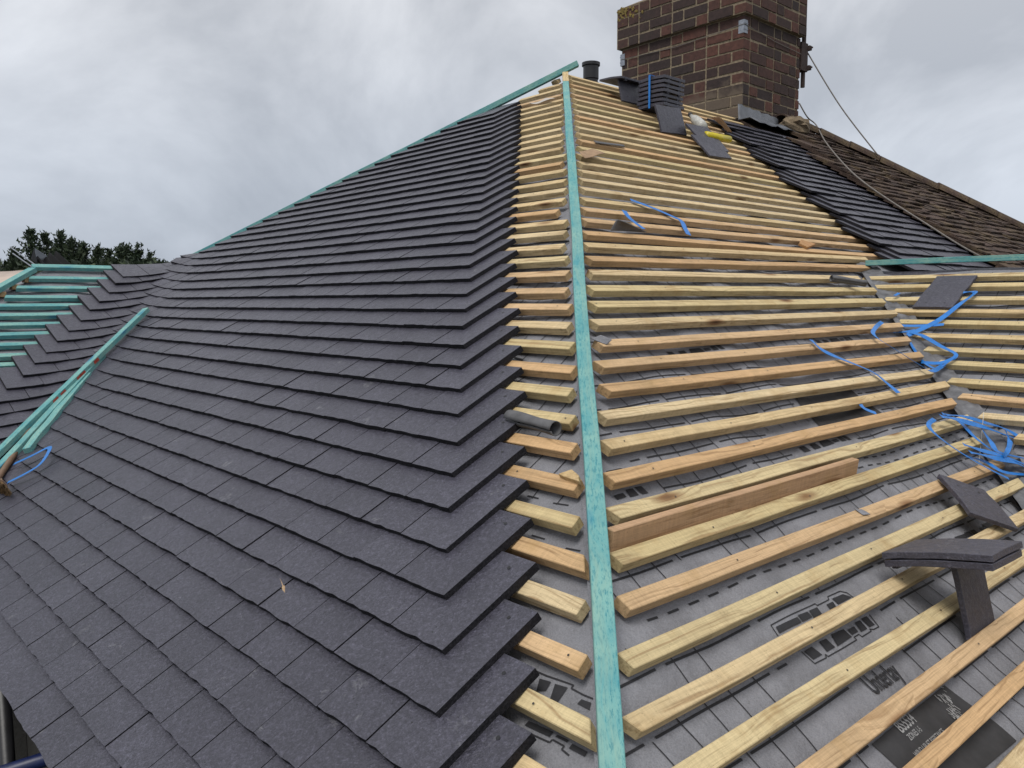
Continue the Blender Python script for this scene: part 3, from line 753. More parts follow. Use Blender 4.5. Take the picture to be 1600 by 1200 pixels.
# aerial mast
mast = tag(empty('aerial_mast', CO + u * (CWd + .10) + Z * .5), 'rusty iron mast bracketed to the right side of the brick chimney', 'mast')
mc = CO + u * (CWd + .10) + a * .02
mb = MB(); mb.tube([mc + Z * .46, mc + Z * 2.1], .02, 10); mb.build('pole', M['rust'], mast)
mb = MB(); mb.box(mc, u, a, Z, -.085, .03, -.03, .03, .60, .86); mb.build('bracket', M['rust'], mast, bevel=.004)
for zz in (.64, .82):
    mb = MB(); mb.box(mc, u, a, Z, .02, .062, -.05, .05, zz - .02, zz + .02); mb.tube([mc + u * .04 - a * .07 + Z * zz, mc + u * .04 + a * .07 + Z * zz], .008, 6); mb.build('clamp', M['rust'], mast)
# two cables
cA = mc + u * .06 + Z * .80
def cable(pts, r, name, label):
    mb = MB(); mb.tube(cr_spline(pts, 8), r, 6); return tag(mb.build(name, M['cable'], smooth=True), label, 'cable')
endA = FN.P(*FN.px(1372, 243, .10), .10)
cable([cA, cA * .52 + endA * .48 - Z * .05, endA], .006, 'cable', 'slack cable hanging through the air from the mast bracket to the brown ridge')
c1 = CO + u * (CWd + .01) + Z * .30
pp = [c1, c1 * .5 + FN.P(*FN.px(1275, 195, .09), .09) * .5 - Z * .03] + [FN.P(*FN.px(x, y, .085), .085) for x, y in ((1275, 195), (1290, 222), (1320, 258), (1350, 285), (1390, 313), (1440, 345), (1500, 383), (1546, 408))]
cable(pp, .006, 'cable', 'thin pale cable lying diagonally down the old brown tiles')

# soil vent behind the ridge
mb = MB(); vp = X0 + u * .50 + a * .22 - Z * .0
vent = tag(empty('vent_pipe', vp - Z * .4), 'black plastic vent pipe standing behind the ridge left of the chimney', 'pipe')
mb.tube([vp - Z * .45, vp + Z * .15], .052, 20); mb.build('pipe', M['blackpl'], vent, smooth=False)
mb = MB()
mb.tube([vp + Z * .10, vp + Z * .105, vp + Z * .195, vp + Z * .20, vp + Z * .222], [.054, .058, .058, .068, .068], 24); mb.build('cap', M['blackpl'], vent)
mb = MB(); mb.tube([vp + Z * .06, vp + Z * .075], [.062, .062], 20); mb.build('collar', M['blackpl'], vent)

# ------------------------------------------------------------------ printing on the underlay
def on_sheet(fr, t, s, seed, e=.0015): return fr.P(t, s, hU(t, s, seed) + e)
def strip_line(mb, fr, p, q, wd, seed, step=.03, mi=0, e=.0015):
    L_ = math.hypot(q[0] - p[0], q[1] - p[1]); n = max(1, int(L_ / step)); dt, ds = (q[0] - p[0]) / L_, (q[1] - p[1]) / L_
    vs_ = []
    for i in range(n + 1):
        t = p[0] + (q[0] - p[0]) * i / n; s = p[1] + (q[1] - p[1]) * i / n
        vs_ += [on_sheet(fr, t - ds * wd / 2, s + dt * wd / 2, seed, e), on_sheet(fr, t + ds * wd / 2, s - dt * wd / 2, seed, e)]
    mb.add(vs_, [(2 * i, 2 * i + 1, 2 * i + 3, 2 * i + 2) for i in range(n)], mi)
def patch(mb, fr, poly, seed, mi=0, e=.0022, nd=5):
    """bilinear quad of print that follows the sheet"""
    if len(poly) == 4:
        vs_ = []
        for j in range(nd + 1):
            for i in range(nd + 1):
                f, g_ = i / nd, j / nd
                t = (poly[0][0] * (1 - f) + poly[1][0] * f) * (1 - g_) + (poly[3][0] * (1 - f) + poly[2][0] * f) * g_
                s = (poly[0][1] * (1 - f) + poly[1][1] * f) * (1 - g_) + (poly[3][1] * (1 - f) + poly[2][1] * f) * g_
                vs_.append(on_sheet(fr, t, s, seed, e))
        W_ = nd + 1
        mb.add(vs_, [(j * W_ + i, j * W_ + i + 1, (j + 1) * W_ + i + 1, (j + 1) * W_ + i) for j in range(nd) for i in range(nd)], mi)
HB = -.040
pz = lambda pts, fr=FB: [fr.px(x, y, HB) for x, y in pts]
# block lettering, traced where it shows between the battens of the front slope
LA = lambda x, y: (1180 + x / 6.667, 900 + y / 6.667)
blocks = [[(195, 555), (415, 455), (465, 505), (240, 615)], [(420, 435), (530, 388), (585, 440), (475, 500)], [(548, 375), (635, 335), (690, 400), (600, 445)],
          [(740, 300), (810, 265), (845, 315), (780, 350)], [(800, 235), (915, 185), (1010, 215), (870, 290)],
          [(505, 790), (580, 745), (690, 830), (600, 880)], [(665, 690), (740, 650), (840, 735), (745, 795)], [(800, 600), (930, 540), (1025, 615), (870, 720)],
          [(975, 545), (1045, 505), (1095, 555), (1030, 595)], [(1055, 465), (1110, 440), (1195, 520), (1130, 555)], [(1120, 425), (1175, 400), (1270, 480), (1220, 505)]]
outline = [[(230, 640), (145, 535), (620, 295), (640, 315), (770, 245), (755, 215), (885, 155), (960, 170), (1030, 220)],
           [(480, 790), (615, 920), (735, 860), (725, 820), (755, 845), (1080, 640), (1050, 615), (1105, 580), (1140, 605), (1240, 540), (1220, 520), (1262, 525), (1315, 500), (1205, 385)]]
pr = MB(); ban = []       # ban: rectangles in (t, s) kept clear of the grid
for b in blocks: patch(pr, FB, pz([LA(*q) for q in b]), 0)
for o in outline:
    q = pz([LA(*x) for x in o])
    for p_, q_ in zip(q, q[1:]): strip_line(pr, FB, p_, q_, .0026, 0, .02)
def bbox(pts, m=.012): return (min(p[0] for p in pts) - m, max(p[0] for p in pts) + m, min(p[1] for p in pts) - m, max(p[1] for p in pts) + m)
lc = pz([LA(*q) for q in ((145, 535), (885, 155), (1315, 500), (615, 920))]); ban.append(bbox(lc))
c0 = (sum(p[0] for p in lc) / 4, sum(p[1] for p in lc) / 4)
# the same lettering repeats up the slope on the other laps
lt = [pz([LA(*q) for q in b]) for b in blocks]
for dt_, ds_ in ((.62, -.99), (-.30, -.99 * .5), (.62 + .95, -.99), (.95, 0), (.62 - .25, -1.49), (.72, -.5)):
    for b in lt:
      if all(-c_ * (p[1] + ds_) + .04 < p[0] + dt_ < valley_B(p[1] + ds_) - .03 for p in b): patch(pr, FB, [(p[0] + dt_, p[1] + ds_) for p in b], 0, nd=3)
    ban.append(bbox([(p[0] + dt_, p[1] + ds_) for p in lc]))
# charcoal panel
PLc = [(1357, 1161), (1482, 1068), (1530, 1110), (1600, 1172)]
pn = pz([(1362, 1163), (1478, 1068), (1588, 1158), (1466, 1262)])
def panel(q):
    m_ = MB(); patch(m_, FB, q, 0, 0, .0022, 10); m_.build('printed_panel', M['panel'], uB, origin=FB.P(*q[0]))
panel(pn); ban.append(bbox(pn, .004))
p2 = pz([(1238, 619), (1325, 605), (1380, 650), (1283, 666)]); panel(p2); ban.append(bbox(p2, .004))
dash_s = [FB.px(1230, 880, HB)[1], FB.px(1376, 710, HB)[1], FB.px(1376, 710, HB)[1] + .03]
ban.append((-9, 9, dash_s[0] - .035, dash_s[0] + .028)); ban.append((-9, 9, dash_s[1] - .03, dash_s[1] + .05))
und_t = FB.px(1378, 1060, HB); ban.append((und_t[0] - .10, und_t[0] + .12, und_t[1] - .035, und_t[1] + .035))
def banned(t, s): return any(b[0] < t < b[1] and b[2] < s < b[3] for b in ban)
def grid(mb, fr, seed, tmin, tmax, smin, smax, ok, wd=.0026):
    # lines down the slope
    ds_ = .026; n = int((tmax - tmin) / .079)
    for i in range(n):
        t = tmin + i * .079; s = smin
        while s < smax:
            if ok(t, s) and ok(t, s + ds_) and not (fr is FB and (banned(t, s) or banned(t, s + ds_))) and mn.noise(V((t * 3.1, s * 1.7, seed + 2))) >-.28:
                strip_line(mb, fr, (t, s), (t, s + ds_), wd, seed, .013)
            s += ds_
    # broken heavier lines along the slope
    r = random.Random(3 + seed); s = smin + .02; row = 0
    while s < smax:
        t = tmin + r.uniform(0, .3)
        while t < tmax:
            L_ = r.choice((.21, .28, .35)); x = t
            while x < t + L_ - .02:
                if ok(x, s) and ok(x + .035, s) and not (fr is FB and (banned(x, s) or banned(x + .035, s))): strip_line(mb, fr, (x, s), (x + .0355, s), .0050, seed, .018)
                x += .035
            t += L_ + .03
        s += .0965; row += 1
inB = lambda t, s: -c_ * s + .03 < t < valley_B(s) - .03
grid(pr, FB, 0, -3.6, .2, 2.35, 4.6, inB)
for sd in dash_s:
    t = -c_ * sd + .16
    while t < valley_B(sd) - .05:
        strip_line(pr, FB, (t, sd), (t + .034, sd), .0052, 0, .02); t += .068
pr.build('underlay_print', M['ink'], uB, origin=FB.P(-1, 3))
prD = MB(); grid(prD, FD, 9, -3.4, -.1, .05, 2.4, lambda t, s: t < vD(s) - .04)
LD = [(0, 0), (.05, 0), (.05, .06), (0, .06)]
for s_ in (.83,):
    for k in range(14): patch(prD, FD, [(p[0] - .75 - .085 * k, p[1] + s_) for p in LD], 9, nd=2)
prD.build('underlay_print', M['ink'], uD, origin=FD.P(-1, .5))
prA = MB()
LB = lambda x, y: (780 + x / 6.667, 1000 + y / 6.667)
for b in ([(420, 400), (540, 435), (480, 520), (380, 520)], [(580, 455), (710, 490), (600, 635), (520, 600)], [(850, 605), (950, 640), (930, 715), (805, 650)], [(300, 830), (560, 950), (520, 1005), (260, 880)], [(600, 980), (720, 1035), (700, 1060), (580, 1000)], [(755, 1070), (910, 1150), (880, 1200), (720, 1120)]):
    q_ = pz([LB(*q) for q in b], FA); m_ = MB(); patch(m_, FA, q_, 5); m_.build('printed_letter', M['ink'], uA, origin=FA.P(*q_[0]))
for o in ([(60, 180), (500, 375), (770, 465), (745, 495), (860, 555), (975, 600)], [(90, 860), (300, 960), (520, 1060), (550, 1030), (670, 1095), (645, 1130), (720, 1190)]):
    q = pz([LB(*x) for x in o], FA)
    for p_, q_ in zip(q, q[1:]): strip_line(prA, FA, p_, q_, .003, 5, .02)
for k in range(8):
    for (x, y, x2, y2) in ((825, 776, 842, 780), (865, 787, 889, 791), (830, 835, 850, 840), (882, 853, 905, 858)):
        if k == 0:
            q = pz([(x, y), (x2, y2)], FA); strip_line(prA, FA, q[0], q[1], .004, 5, .02)
lo = pz([LB(380, 400), LB(950, 715), LB(90, 860), LB(910, 1190)], FA); bA = bbox(lo)
grid(prA, FA, 5, -3.7, -1.2, 2.2, 3.55, lambda t, s: -c_ * s + .03 < t < -c_ * s + .5)
for b in ([(805, 560), (818, 563), (818, 566), (805, 563)], ): patch(prA, FA, pz(b, FA), 5)
prA.build('underlay_print', M['ink'], uA, origin=FA.P(-3, 3.5))
# words: converted text laid on the sheet
def words(txt, fr, seed, t0, s0, size, m, parent, name, xs=.62, e=.0035):
    cu = bpy.data.curves.new('txt', 'FONT'); cu.body = txt; cu.size = size; cu.fill_mode = 'FRONT'; cu.offset = size * .013
    ob = bpy.data.objects.new('txt', cu); col.objects.link(ob)
    dg = bpy.context.evaluated_depsgraph_get(); me = bpy.data.meshes.new_from_object(ob.evaluated_get(dg))
    import bmesh
    bm = bmesh.new(); bm.from_mesh(me); bmesh.ops.triangulate(bm, faces=bm.faces)
    for _ in range(4):
        lg = [e_ for e_ in bm.edges if e_.calc_length() > .010]
        if not lg: break
        bmesh.ops.subdivide_edges(bm, edges=lg, cuts=1); bmesh.ops.triangulate(bm, faces=bm.faces)
    bm.to_mesh(me); bm.free()
    mb = MB(); mb.add([on_sheet(fr, t0 + v.co.x * xs, s0 - v.co.y, seed, e) for v in me.vertices], [tuple(p.vertices) for p in me.polygons])
    bpy.data.objects.remove(ob); bpy.data.curves.remove(cu); bpy.data.meshes.remove(me)
    return mb.build(name, m, parent, origin=fr.P(t0, s0))
w0 = FB.px(1356, 1078, HB)
words('Underlay', FB, 0, w0[0], w0[1] + .016, .060, M['ink'], uB, 'printed_word', xs=.64)
b0 = FB.px(1403, 1147, HB)
words('BS5534', FB, 0, b0[0], b0[1] + .004, .034, M['lightink'], uB, 'printed_word', xs=.72)
words('ZONES 1-5', FB, 0, b0[0] + .004, b0[1] + .022, .017, M['lightink'], uB, 'printed_word', xs=.7)
words('WIND UPLIFT RESISTANCE', FB, 0, b0[0] - .02, b0[1] + .05, .017, M['lightink'], uB, 'printed_word', xs=.7)
words('FOR ALL HOLDING DOWN ZONES', FB, 0, b0[0] - .028, b0[1] + .075, .017, M['lightink'], uB, 'printed_word', xs=.7)
# scuffs on the panel
mb = MB()
for k in range(60):
    f = rnd.random(); q = FB.px(1468 + f * 34 + rnd.gauss(0, 4), 1078 + f * 48 + rnd.gauss(0, 4), HB)
    strip_line(mb, FB, q, (q[0] + rnd.uniform(-.004, .008), q[1] + rnd.uniform(.004, .016)), rnd.uniform(.001, .003), 0, .02, e=.004)
mb.build('scuff', M['lightink'], uB)

# ------------------------------------------------------------------ loose things
def tile_obj(P0, dw, dl, label, group=None, wd=.165, ln=.265, th=.013, hole=True, camber=.004, name='roof_tile'):
    """loose plain tile: P0 = head corner on its underside, dw across, dl from head to tail"""
    dw = dw.normalized(); n = dw.cross(dl).normalized()
    if n.z < 0: n = -n
    dl = (dl - dw * dl.dot(dw)).normalized()
    N = 6; mb = MB(); vs_ = []
    for i in range(N + 1):
        for k in range(4):
            f, g_ = i / N, k / 3; z = camber * 4 * f * (1 - f) + rnd.uniform(-.0004, .0004); ed = rnd.uniform(-.0024, .0024) if i in (0, N) or k in (0, 3) else 0
            p_ = P0 + dw * (wd * g_ + (ed if k in (0, 3) else 0)) + dl * (ln * f + (ed if i in (0, N) else 0)) + n * z
            vs_ += [p_, p_ + n * th]
    fs = []; id_ = lambda i, k, q: (i * 4 + k) * 2 + q
    for i in range(N):
        for k in range(3):
            fs += [(id_(i, k, 1), id_(i, k + 1, 1), id_(i + 1, k + 1, 1), id_(i + 1, k, 1)), (id_(i, k, 0), id_(i + 1, k, 0), id_(i + 1, k + 1, 0), id_(i, k + 1, 0))]
        for k in (0, 3): fs.append((id_(i, k, 0), id_(i, k, 1), id_(i + 1, k, 1), id_(i + 1, k, 0)))
    for i in (0, N):
        for k in range(3): fs.append((id_(i, k, 0), id_(i, k + 1, 0), id_(i, k + 1, 1), id_(i, k, 1)))
    mb.add(vs_, fs)
    # nibs on the underside at the head
    for g_ in (.22, .78): mb.box(P0 + dw * (wd * g_), dw, dl, n, -.012, .012, .004, .018, -.009, .001)
    if hole:
        for g_ in (.27, .73):
            c = P0 + dw * (wd * g_) + dl * .04 + n * (th + camber * 4 * (.04 / ln) * (1 - .04 / ln) + .0008)
            mb.add([c + (dw * math.cos(x * math.pi / 4) + dl * math.sin(x * math.pi / 4)) * .0042 for x in range(8)], [tuple(range(8))], 1)
    o = mb.build(name, [M['slate'], M['blackpl']], origin=P0, bevel=.0012)
    return tag(o, label, 'roof tile', group)
# on the right projection
q = [FD.hit(x, y, .016) for x, y in ((1488, 480), (1425, 479), (1503, 431), (1466, 431))]
tile_obj(q[1] - FD.n * .013, q[0] - q[1], (q[2] + q[3]) / 2 - (q[0] + q[1]) / 2, 'single dark tile lying flat on the battens just below the green ridge batten', wd=(q[0] - q[1]).length, ln=((q[2] + q[3]) / 2 - (q[0] + q[1]) / 2).length, camber=.001)
# on the front slope near its right edge
q = [FB.hit(x, y, h) for x, y, h in ((1467, 741, .02), (1537, 765, .02), (1497, 794, .03), (1570, 822, .03))]
tile_obj(q[0] - FB.n * .012, q[1] - q[0], (q[2] - q[0]), 'single dark tile askew over two battens, below the heap of blue straps', wd=(q[1] - q[0]).length, ln=(q[2] - q[0]).length, camber=.002)
# pair of tiles propped level on a third stood on edge
pb = FB.hit(1509, 999, -.02)                               # foot of the prop
up_ = (Z * .93 + FB.n * .1 - u * .0 + a * .22).normalized()
dpt = (pb - CAM).dot(cF)
prop_top = at_depth(1491, 886, dpt + .03)
tile_obj(pb, (FB.hit(1564, 962, -.02) - pb), prop_top - pb, 'dark tile stood on edge propping up the level pair of tiles', wd=.15, ln=(prop_top - pb).length, camber=.001, hole=False)
dL_ = (FB.hit(1386, 893, .008) - CAM).dot(cF)
pL = at_depth(1382, 886, dL_); pR = at_depth(1549, 895, dL_ - .19); pBk = at_depth(1432, 865, dL_ + .11)
dwt, dlt = pR - pL, pBk - pL
tile_obj(pL, dlt, dwt, 'lower tile of the level pair propped up on the battens at the right edge', wd=dlt.length * 1.05, ln=dwt.length, camber=.004, hole=False, th=.0155)
nn = dwt.cross(dlt).normalized(); nn = nn if nn.z > 0 else -nn
tile_obj(pL + nn * .0185 - dwt * .0, dlt, dwt, 'upper tile of the level pair propped up on the battens at the right edge', wd=dlt.length * 1.05, ln=dwt.length, camber=.004, hole=False, th=.0155)
# stacked by the chimney
GS = 'roof tiles set out near the chimney'
def standing(x0, y0, x1, y1, top, label, lean=.25, th=.013):
    p0 = FB.hit(x0, y0, 0); p1 = FB.hit(x1, y1, 0)
    n = (Z * 1 + a * lean).normalized()
    return tile_obj(p0, p1 - p0, n, label, None, wd=(p1 - p0).length, ln=top, camber=.001)
standing(970, 158, 1006, 167, .175, 'dark tile stood on edge on the battens left of the strapped stack')
pA_ = FB.hit(967, 133, .12); tile_obj(FB.hit(970, 160, 0) + Z * .165 + u * .0, u, a * .9 + Z * .06, 'dark tile laid over the standing tile left of the strapped stack', None, wd=.27, ln=.20, hole=False)
standing(1032, 207, 1071, 212, .185, 'dark tile stood on edge under the strapped stack')
base = FB.hit(1041, 197, 0) + Z * .135
for k in range(7):
    tile_obj(base + Z * (.030 * k) - u * .03 + u * rnd.uniform(-.006, .006) + a * rnd.uniform(-.006, .01), u, a + Z * .0, 'dark tile in the blue strapped stack by the chimney', 'tiles in the strapped stack', wd=.225, ln=.225, hole=False, th=.020, camber=.006)
def slid(x0, y0, x1, y1, xt, yt, dd, label, hole):
    l0, l1 = FB.hit(x0, y0, .012), FB.hit(x1, y1, .012); d = (l0 - CAM).dot(cF); top_ = at_depth(xt, yt, d + dd)
    dl = l0 - top_; tile_obj(top_, l1 - l0, dl, label, None, wd=(l1 - l0).length, ln=dl.length, hole=hole, camber=.001)
slid(1083, 226, 1117, 231, 1070, 195, .17, 'dark tile sliding down the battens beside the yellow tube, upper of two', True)
slid(1093, 240, 1128, 245, 1078, 212, .13, 'dark tile under another beside the yellow tube, lower of two', False)

# yellow tube, bag, card
mb = MB(); pts = [FB.hit(x, y, .05) for x, y in ((1103, 211), (1122, 215), (1139, 218))]
mb.tube(pts, .026, 14); tag(mb.build('tube', M['yellow'], smooth=True), 'yellow plastic tube lying on the battens near the chimney', 'tube')
bt = empty('bottle', FB.hit(1082, 185, .03)); tag(bt, 'milky plastic bottle with a dark cap lying above the yellow tube', 'bottle')
b0_, b1_ = FB.hit(1080, 181, .07), FB.hit(1099, 200, .06)
mb = MB(); pts = [b0_ + (b1_ - b0_) * f for f in (0, .12, .25, .45, .8, 1)]
mb.tube(pts, [.014, .016, .03, .038, .04, .034], 12); mb.build('body', M['clear'], bt, smooth=True)
mb = MB(); mb.tube([b0_ - (b1_ - b0_) * .12, b0_], .017, 12); mb.build('cap', M['blackpl'], bt)
def scrap(pts, m, name, label, cat, bend=.02, th=.0015, n=8, fr=FB):
    """thin scrap: quad of 3D corners, gently buckled"""
    A_, B_, C_, D_ = pts; nn = (B_ - A_).cross(D_ - A_).normalized(); vs_ = []
    for j in range(n + 1):
        for i in range(n + 1):
            f, g_ = i / n, j / n; p_ = (A_ * (1 - f) + B_ * f) * (1 - g_) + (D_ * (1 - f) + C_ * f) * g_
            vs_.append(p_ + nn * (bend * (math.sin(f * 3.1 + g_ * 2) * .6 + mn.noise(p_ * 9) * .8)))
    W_ = n + 1; mb = MB(); mb.add(vs_, [(j * W_ + i, j * W_ + i + 1, (j + 1) * W_ + i + 1, (j + 1) * W_ + i) for j in range(n) for i in range(n)])
    o = mb.build(name, m, smooth=True); md = o.modifiers.new('thickness', 'SOLIDIFY'); md.thickness = th
    return tag(o, label, cat)
scrap([FB.hit(x, y, h) for x, y, h in ((1110, 184, .05), (1128, 184, .13), (1145, 206, .08), (1130, 203, .03))], M['kraft'], 'card_scrap', 'brown card scrap curled against the foot of the chimney', 'card', .02)
scrap([FB.hit(x, y, .03) for x, y in ((905, 236), (925, 232), (945, 242), (915, 246))], M['kraft'], 'paper_scrap', 'pinkish brown paper scrap on the battens close to the hip batten', 'paper', .01)
scrap([FA.hit(x, y, .02) for x, y in ((826, 160), (852, 153), (868, 155), (838, 160))], M['paper'], 'paper_scrap', 'white paper scrap on the short battens near the top of the hip', 'paper', .01)
scrap([FB.hit(x, y, h) for x, y, h in ((953, 360, .004), (964, 342, .05), (976, 346, .05), (1010, 362, .004))], M['offcut'], 'membrane_scrap', 'grey brown triangular offcut standing between battens under a short blue strap', 'offcut', .004, .004)
scrap([FB.hit(x, y, .012) for x, y in ((928, 219), (975, 226), (976, 229), (932, 222))], M['offcut'], 'membrane_scrap', 'thin grey sliver lying along a high batten', 'offcut', .002, .004)
# curled flaps of underlay (torn edges, still part of the sheet)
def curl(p0, p1, r, turns, name, m, parent=None, n=14, up=Z, side=None):
    d = p1 - p0; side = side or d.cross(up).normalized(); upv = side.cross(d).normalized(); upv = upv if upv.z > 0 else -upv
    vs_ = []; K = 6
    for i in range(K + 1):
        f = i / K; c = p0 + d * f
        for k in range(n + 1):
            an = turns * 2 * math.pi * k / n; rr_ = r * (1 - .25 * k / n) * (1 + .08 * math.sin(f * 7))
            vs_.append(c + side * (math.cos(an) * rr_) + upv * (math.sin(an) * rr_ + r))
    W_ = n + 1; mb = MB(); mb.add(vs_, [(j * W_ + i, j * W_ + i + 1, (j + 1) * W_ + i + 1, (j + 1) * W_ + i) for j in range(K) for i in range(n)])
    o = mb.build(name, m, parent, smooth=True); md = o.modifiers.new('thickness', 'SOLIDIFY'); md.thickness = .0025
    return o
tag(curl(FB.hit(1298, 441, .0), FB.hit(1351, 449, .03), .018, 1.15, 'membrane_roll', M['offcut']), 'small roll of grey underlay lying on a batten at the top of the valley', 'underlay roll')
tag(curl(FA.hit(796, 664, -.0), FA.hit(868, 684, .0), .021, .95, 'membrane_roll', M['offcut']), 'curled tube of grey underlay sticking out from under the tiles beside the hip', 'underlay roll')
scrap([FA.hit(x, y, h) for x, y, h in ((786, 664, .0), (802, 645, .03), (842, 664, .02), (815, 668, .0))], M['under'], 'membrane_scrap', 'grey underlay flap rising from under the tile edge beside the hip', 'underlay flap', .008, .003)
scrap([FB.hit(x, y, h) for x, y, h in ((922, 528, .004), (938, 524, .012), (955, 533, .010), (949, 538, .004))], M['under'], 'membrane_scrap', 'small grey underlay flap folded over a batten end by the hip', 'underlay flap', .006, .002)
scrap([FB.hit(x, y, .006) for x, y in ((1335, 793), (1347, 795), (1360, 804), (1350, 803))], M['under'], 'membrane_scrap', 'tiny grey underlay flap on an orange batten', 'underlay flap', .004, .002)
# crumpled underlay lining along the right valley (part of the roof)
mb = MB(); vs_ = []; K = 70
for i in range(K + 1):
    s = 2.40 + i * (2.2 / K); c = FB.P(valley_B(s), s, 0)
    for k in range(9):
        f = (k - 4) / 4; sd = (FB.ex if f < 0 else -FD.ex * 1)
        base_ = FB.P(valley_B(s) + f * .065, s, -.022) if f < 0 else FD.P(vD((s - 2.45) * ST / math.sin(PD)) - f * .065, (s - 2.45) * ST / math.sin(PD), -.022)
        vs_.append(base_ + Z * (.008 * mn.noise(V((i * .23, k * .9, 1.1))) + .006 * mn.noise(V((i * .61, k * 1.7, 5.1))) + .012 * (1 - abs(f))))
mb.add(vs_, [(j * 9 + i, j * 9 + i + 1, (j + 1) * 9 + i + 1, (j + 1) * 9 + i) for j in range(K) for i in range(8)])
vl = mb.build('valley_lining', M['lining'], house, origin=FB.P(.2, 2.45), smooth=True)

# timber offcuts on the front slope
pk0, pk1 = FB.hit(951, 846, -.004), FB.hit(1335, 730, -.004)
bar(pk0, pk1, .022, .052, (Z + FB.n * .3), 'timber_length', M['wood'], None, color=(.49, .31, .18), segs=4, wob=.001)
tag(bpy.data.objects['timber_length'], 'loose orange length of timber wedged on edge between two battens', 'timber')
mb = MB(); q = [FB.hit(x, y, .016) for x, y in ((1236, 377), (1243, 370), (1262, 378), (1252, 382))]
q = [FA.hit(x, y, .012) for x, y in ((872, 740), (893, 733), (904, 742), (905, 752), (880, 744))]
mb.prism([p_ - FA.n * .012 for p_ in q], q); tag(mb.build('wood_chip', M['wood'], color=(.58, .42, .22), bevel=.001), 'broken pine offcut lying on a short batten by the green hip batten', 'wood chip')
mb = MB(); q = [FB.hit(x, y, .014) for x, y in ((1249, 380), (1252, 374), (1275, 381), (1262, 386))]
mb.prism([p_ - FB.n * .014 for p_ in q], q); tag(mb.build('wood_chip', M['wood'], color=(.46, .25, .11), bevel=.001), 'reddish wood chip resting on a batten high on the bare slope', 'wood chip')
mb = MB(); q = [FA.hit(x, y, .040) for x, y in ((438, 905), (444, 920), (447, 934), (449, 942))]
mb.tube(q, [.002, .0048, .0035, .0022], 6); tag(mb.build('straw_stem', M['straw']), 'pale dry stem lying on the dark tiles', 'stem')
mb = MB(); mb.tube([FD.hit(x, y, .03) for x, y in ((1537, 644), (1533, 690), (1528, 740))], .0012, 4); tag(mb.build('thread', M['clear']), 'fine pale thread hanging beside the heap of blue straps', 'thread')

# blue strapping
def strap(fr, pts, label, wd=.012, group=None, tw=0.0, h0=.006):
    P_ = [fr.hit(x, y, h) for x, y, h in [(p + (h0,))[:3] for p in pts]]
    C_ = cr_spline(P_, 7); mb = MB(); vs_ = []; n = len(C_)
    for i, c in enumerate(C_):
        d = (C_[min(i + 1, n - 1)] - C_[max(i - 1, 0)]).normalized(); s_ = d.cross(fr.n).normalized()
        an = .7 * tw * math.sin(i * .31 + 1.9 * math.sin(i * .12)); s_ = s_ * math.cos(an) + fr.n * math.sin(an); nn_ = s_.cross(d)
        for sgn, up__ in ((-1, 0), (1, 0), (1, 1), (-1, 1)): vs_.append(c + s_ * (sgn * wd * .75) + nn_ * (.0009 * up__))
    fs = [(3, 2, 1, 0), tuple(4 * (n - 1) + k for k in range(4))]
    for i in range(n - 1):
        for k in range(4): fs.append((4 * i + k, 4 * i + (k + 1) % 4, 4 * i + 4 + (k + 1) % 4, 4 * i + 4 + k))
    mb.add(vs_, fs); return tag(mb.build('packing_strap', M['strap']), label, 'strap', group)
strap(FB, [(985, 312), (1020, 325), (1050, 338), (1064, 345), (1070, 356), (1076, 367)], 'bent blue strap lying across battens high on the bare slope', .017, h0=.012)
strap(FB, [(975, 329), (984, 341), (1006, 358)], 'short blue strap over a grey triangular offcut', .016, h0=.022)
strap(FB, [(1267, 531), (1285, 547), (1310, 559), (1345, 573), (1368, 584), (1385, 598), (1404, 614)], 'long blue strap draped down over four battens left of the valley tangle', .014, tw=.25, h0=.012)
strap(FB, [(1341, 627), (1350, 638), (1369, 646)], 'short dark blue strap tucked between two battens', .013, h0=-.005)
GT, GH = 'blue straps tangled in the valley', 'blue straps heaped at the right edge'
strap(FD, [(1505, 457), (1524, 457), (1500, 475), (1464, 502), (1418, 524)], 'blue strap running from the flat tile down into the valley tangle', .015, GT, .5, .02)
strap(FD, [(1408, 509), (1440, 509), (1475, 507)], 'short straight blue strap along a batten end at the top of the tangle', .014, GT, .1, .015)
strap(FB, [(1378, 503), (1368, 512), (1366, 524), (1400, 547), (1440, 572), (1455, 580), (1470, 573), (1493, 556)], 'long looping blue strap on the left side of the valley tangle', .012, GT, .5, .02)
strap(FD, [(1418, 520), (1440, 524), (1470, 541), (1494, 555), (1470, 567), (1440, 566)], 'blue strap hooking back on itself in the right of the tangle', .011, GT, .4, .02)
strap(FD, [(1417, 527), (1428, 545), (1440, 563), (1462, 576), (1480, 567), (1492, 558)], 'narrow blue strap curving through the bottom of the tangle', .007, GT, .4, .02)
strap(FD, [(1393, 520), (1418, 518), (1430, 516)], 'stubby blue strap end at the left of the tangle', .010, GT, .3, .015)
strap(FD, [(1398, 462), (1405, 458)], 'tiny blue strap end above the tangle', .012, None, .0, .02)
strap(FB, [(1460, 655), (1451, 663), (1458, 675), (1490, 700), (1540, 730), (1576, 748)], 'blue strap with a curled end at the left of the heap', .011, GH, .25, .02)
strap(FB, [(1472, 646), (1500, 660), (1525, 685), (1563, 712)], 'blue strap running straight down the middle of the heap', .012, GH, .2, .02)
strap(FB, [(1470, 650), (1500, 657), (1540, 668), (1575, 681), (1605, 690)], 'broad blue strap along the top of the heap', .016, GH, .4, .04)
strap(FB, [(1505, 694), (1530, 703), (1565, 712), (1605, 727)], 'blue strap fanning right from the middle of the heap', .012, GH, .3, .03)
strap(FB, [(1515, 706), (1550, 715), (1585, 722), (1610, 735)], 'blue strap low in the heap running out of view', .013, GH, .5, .03)
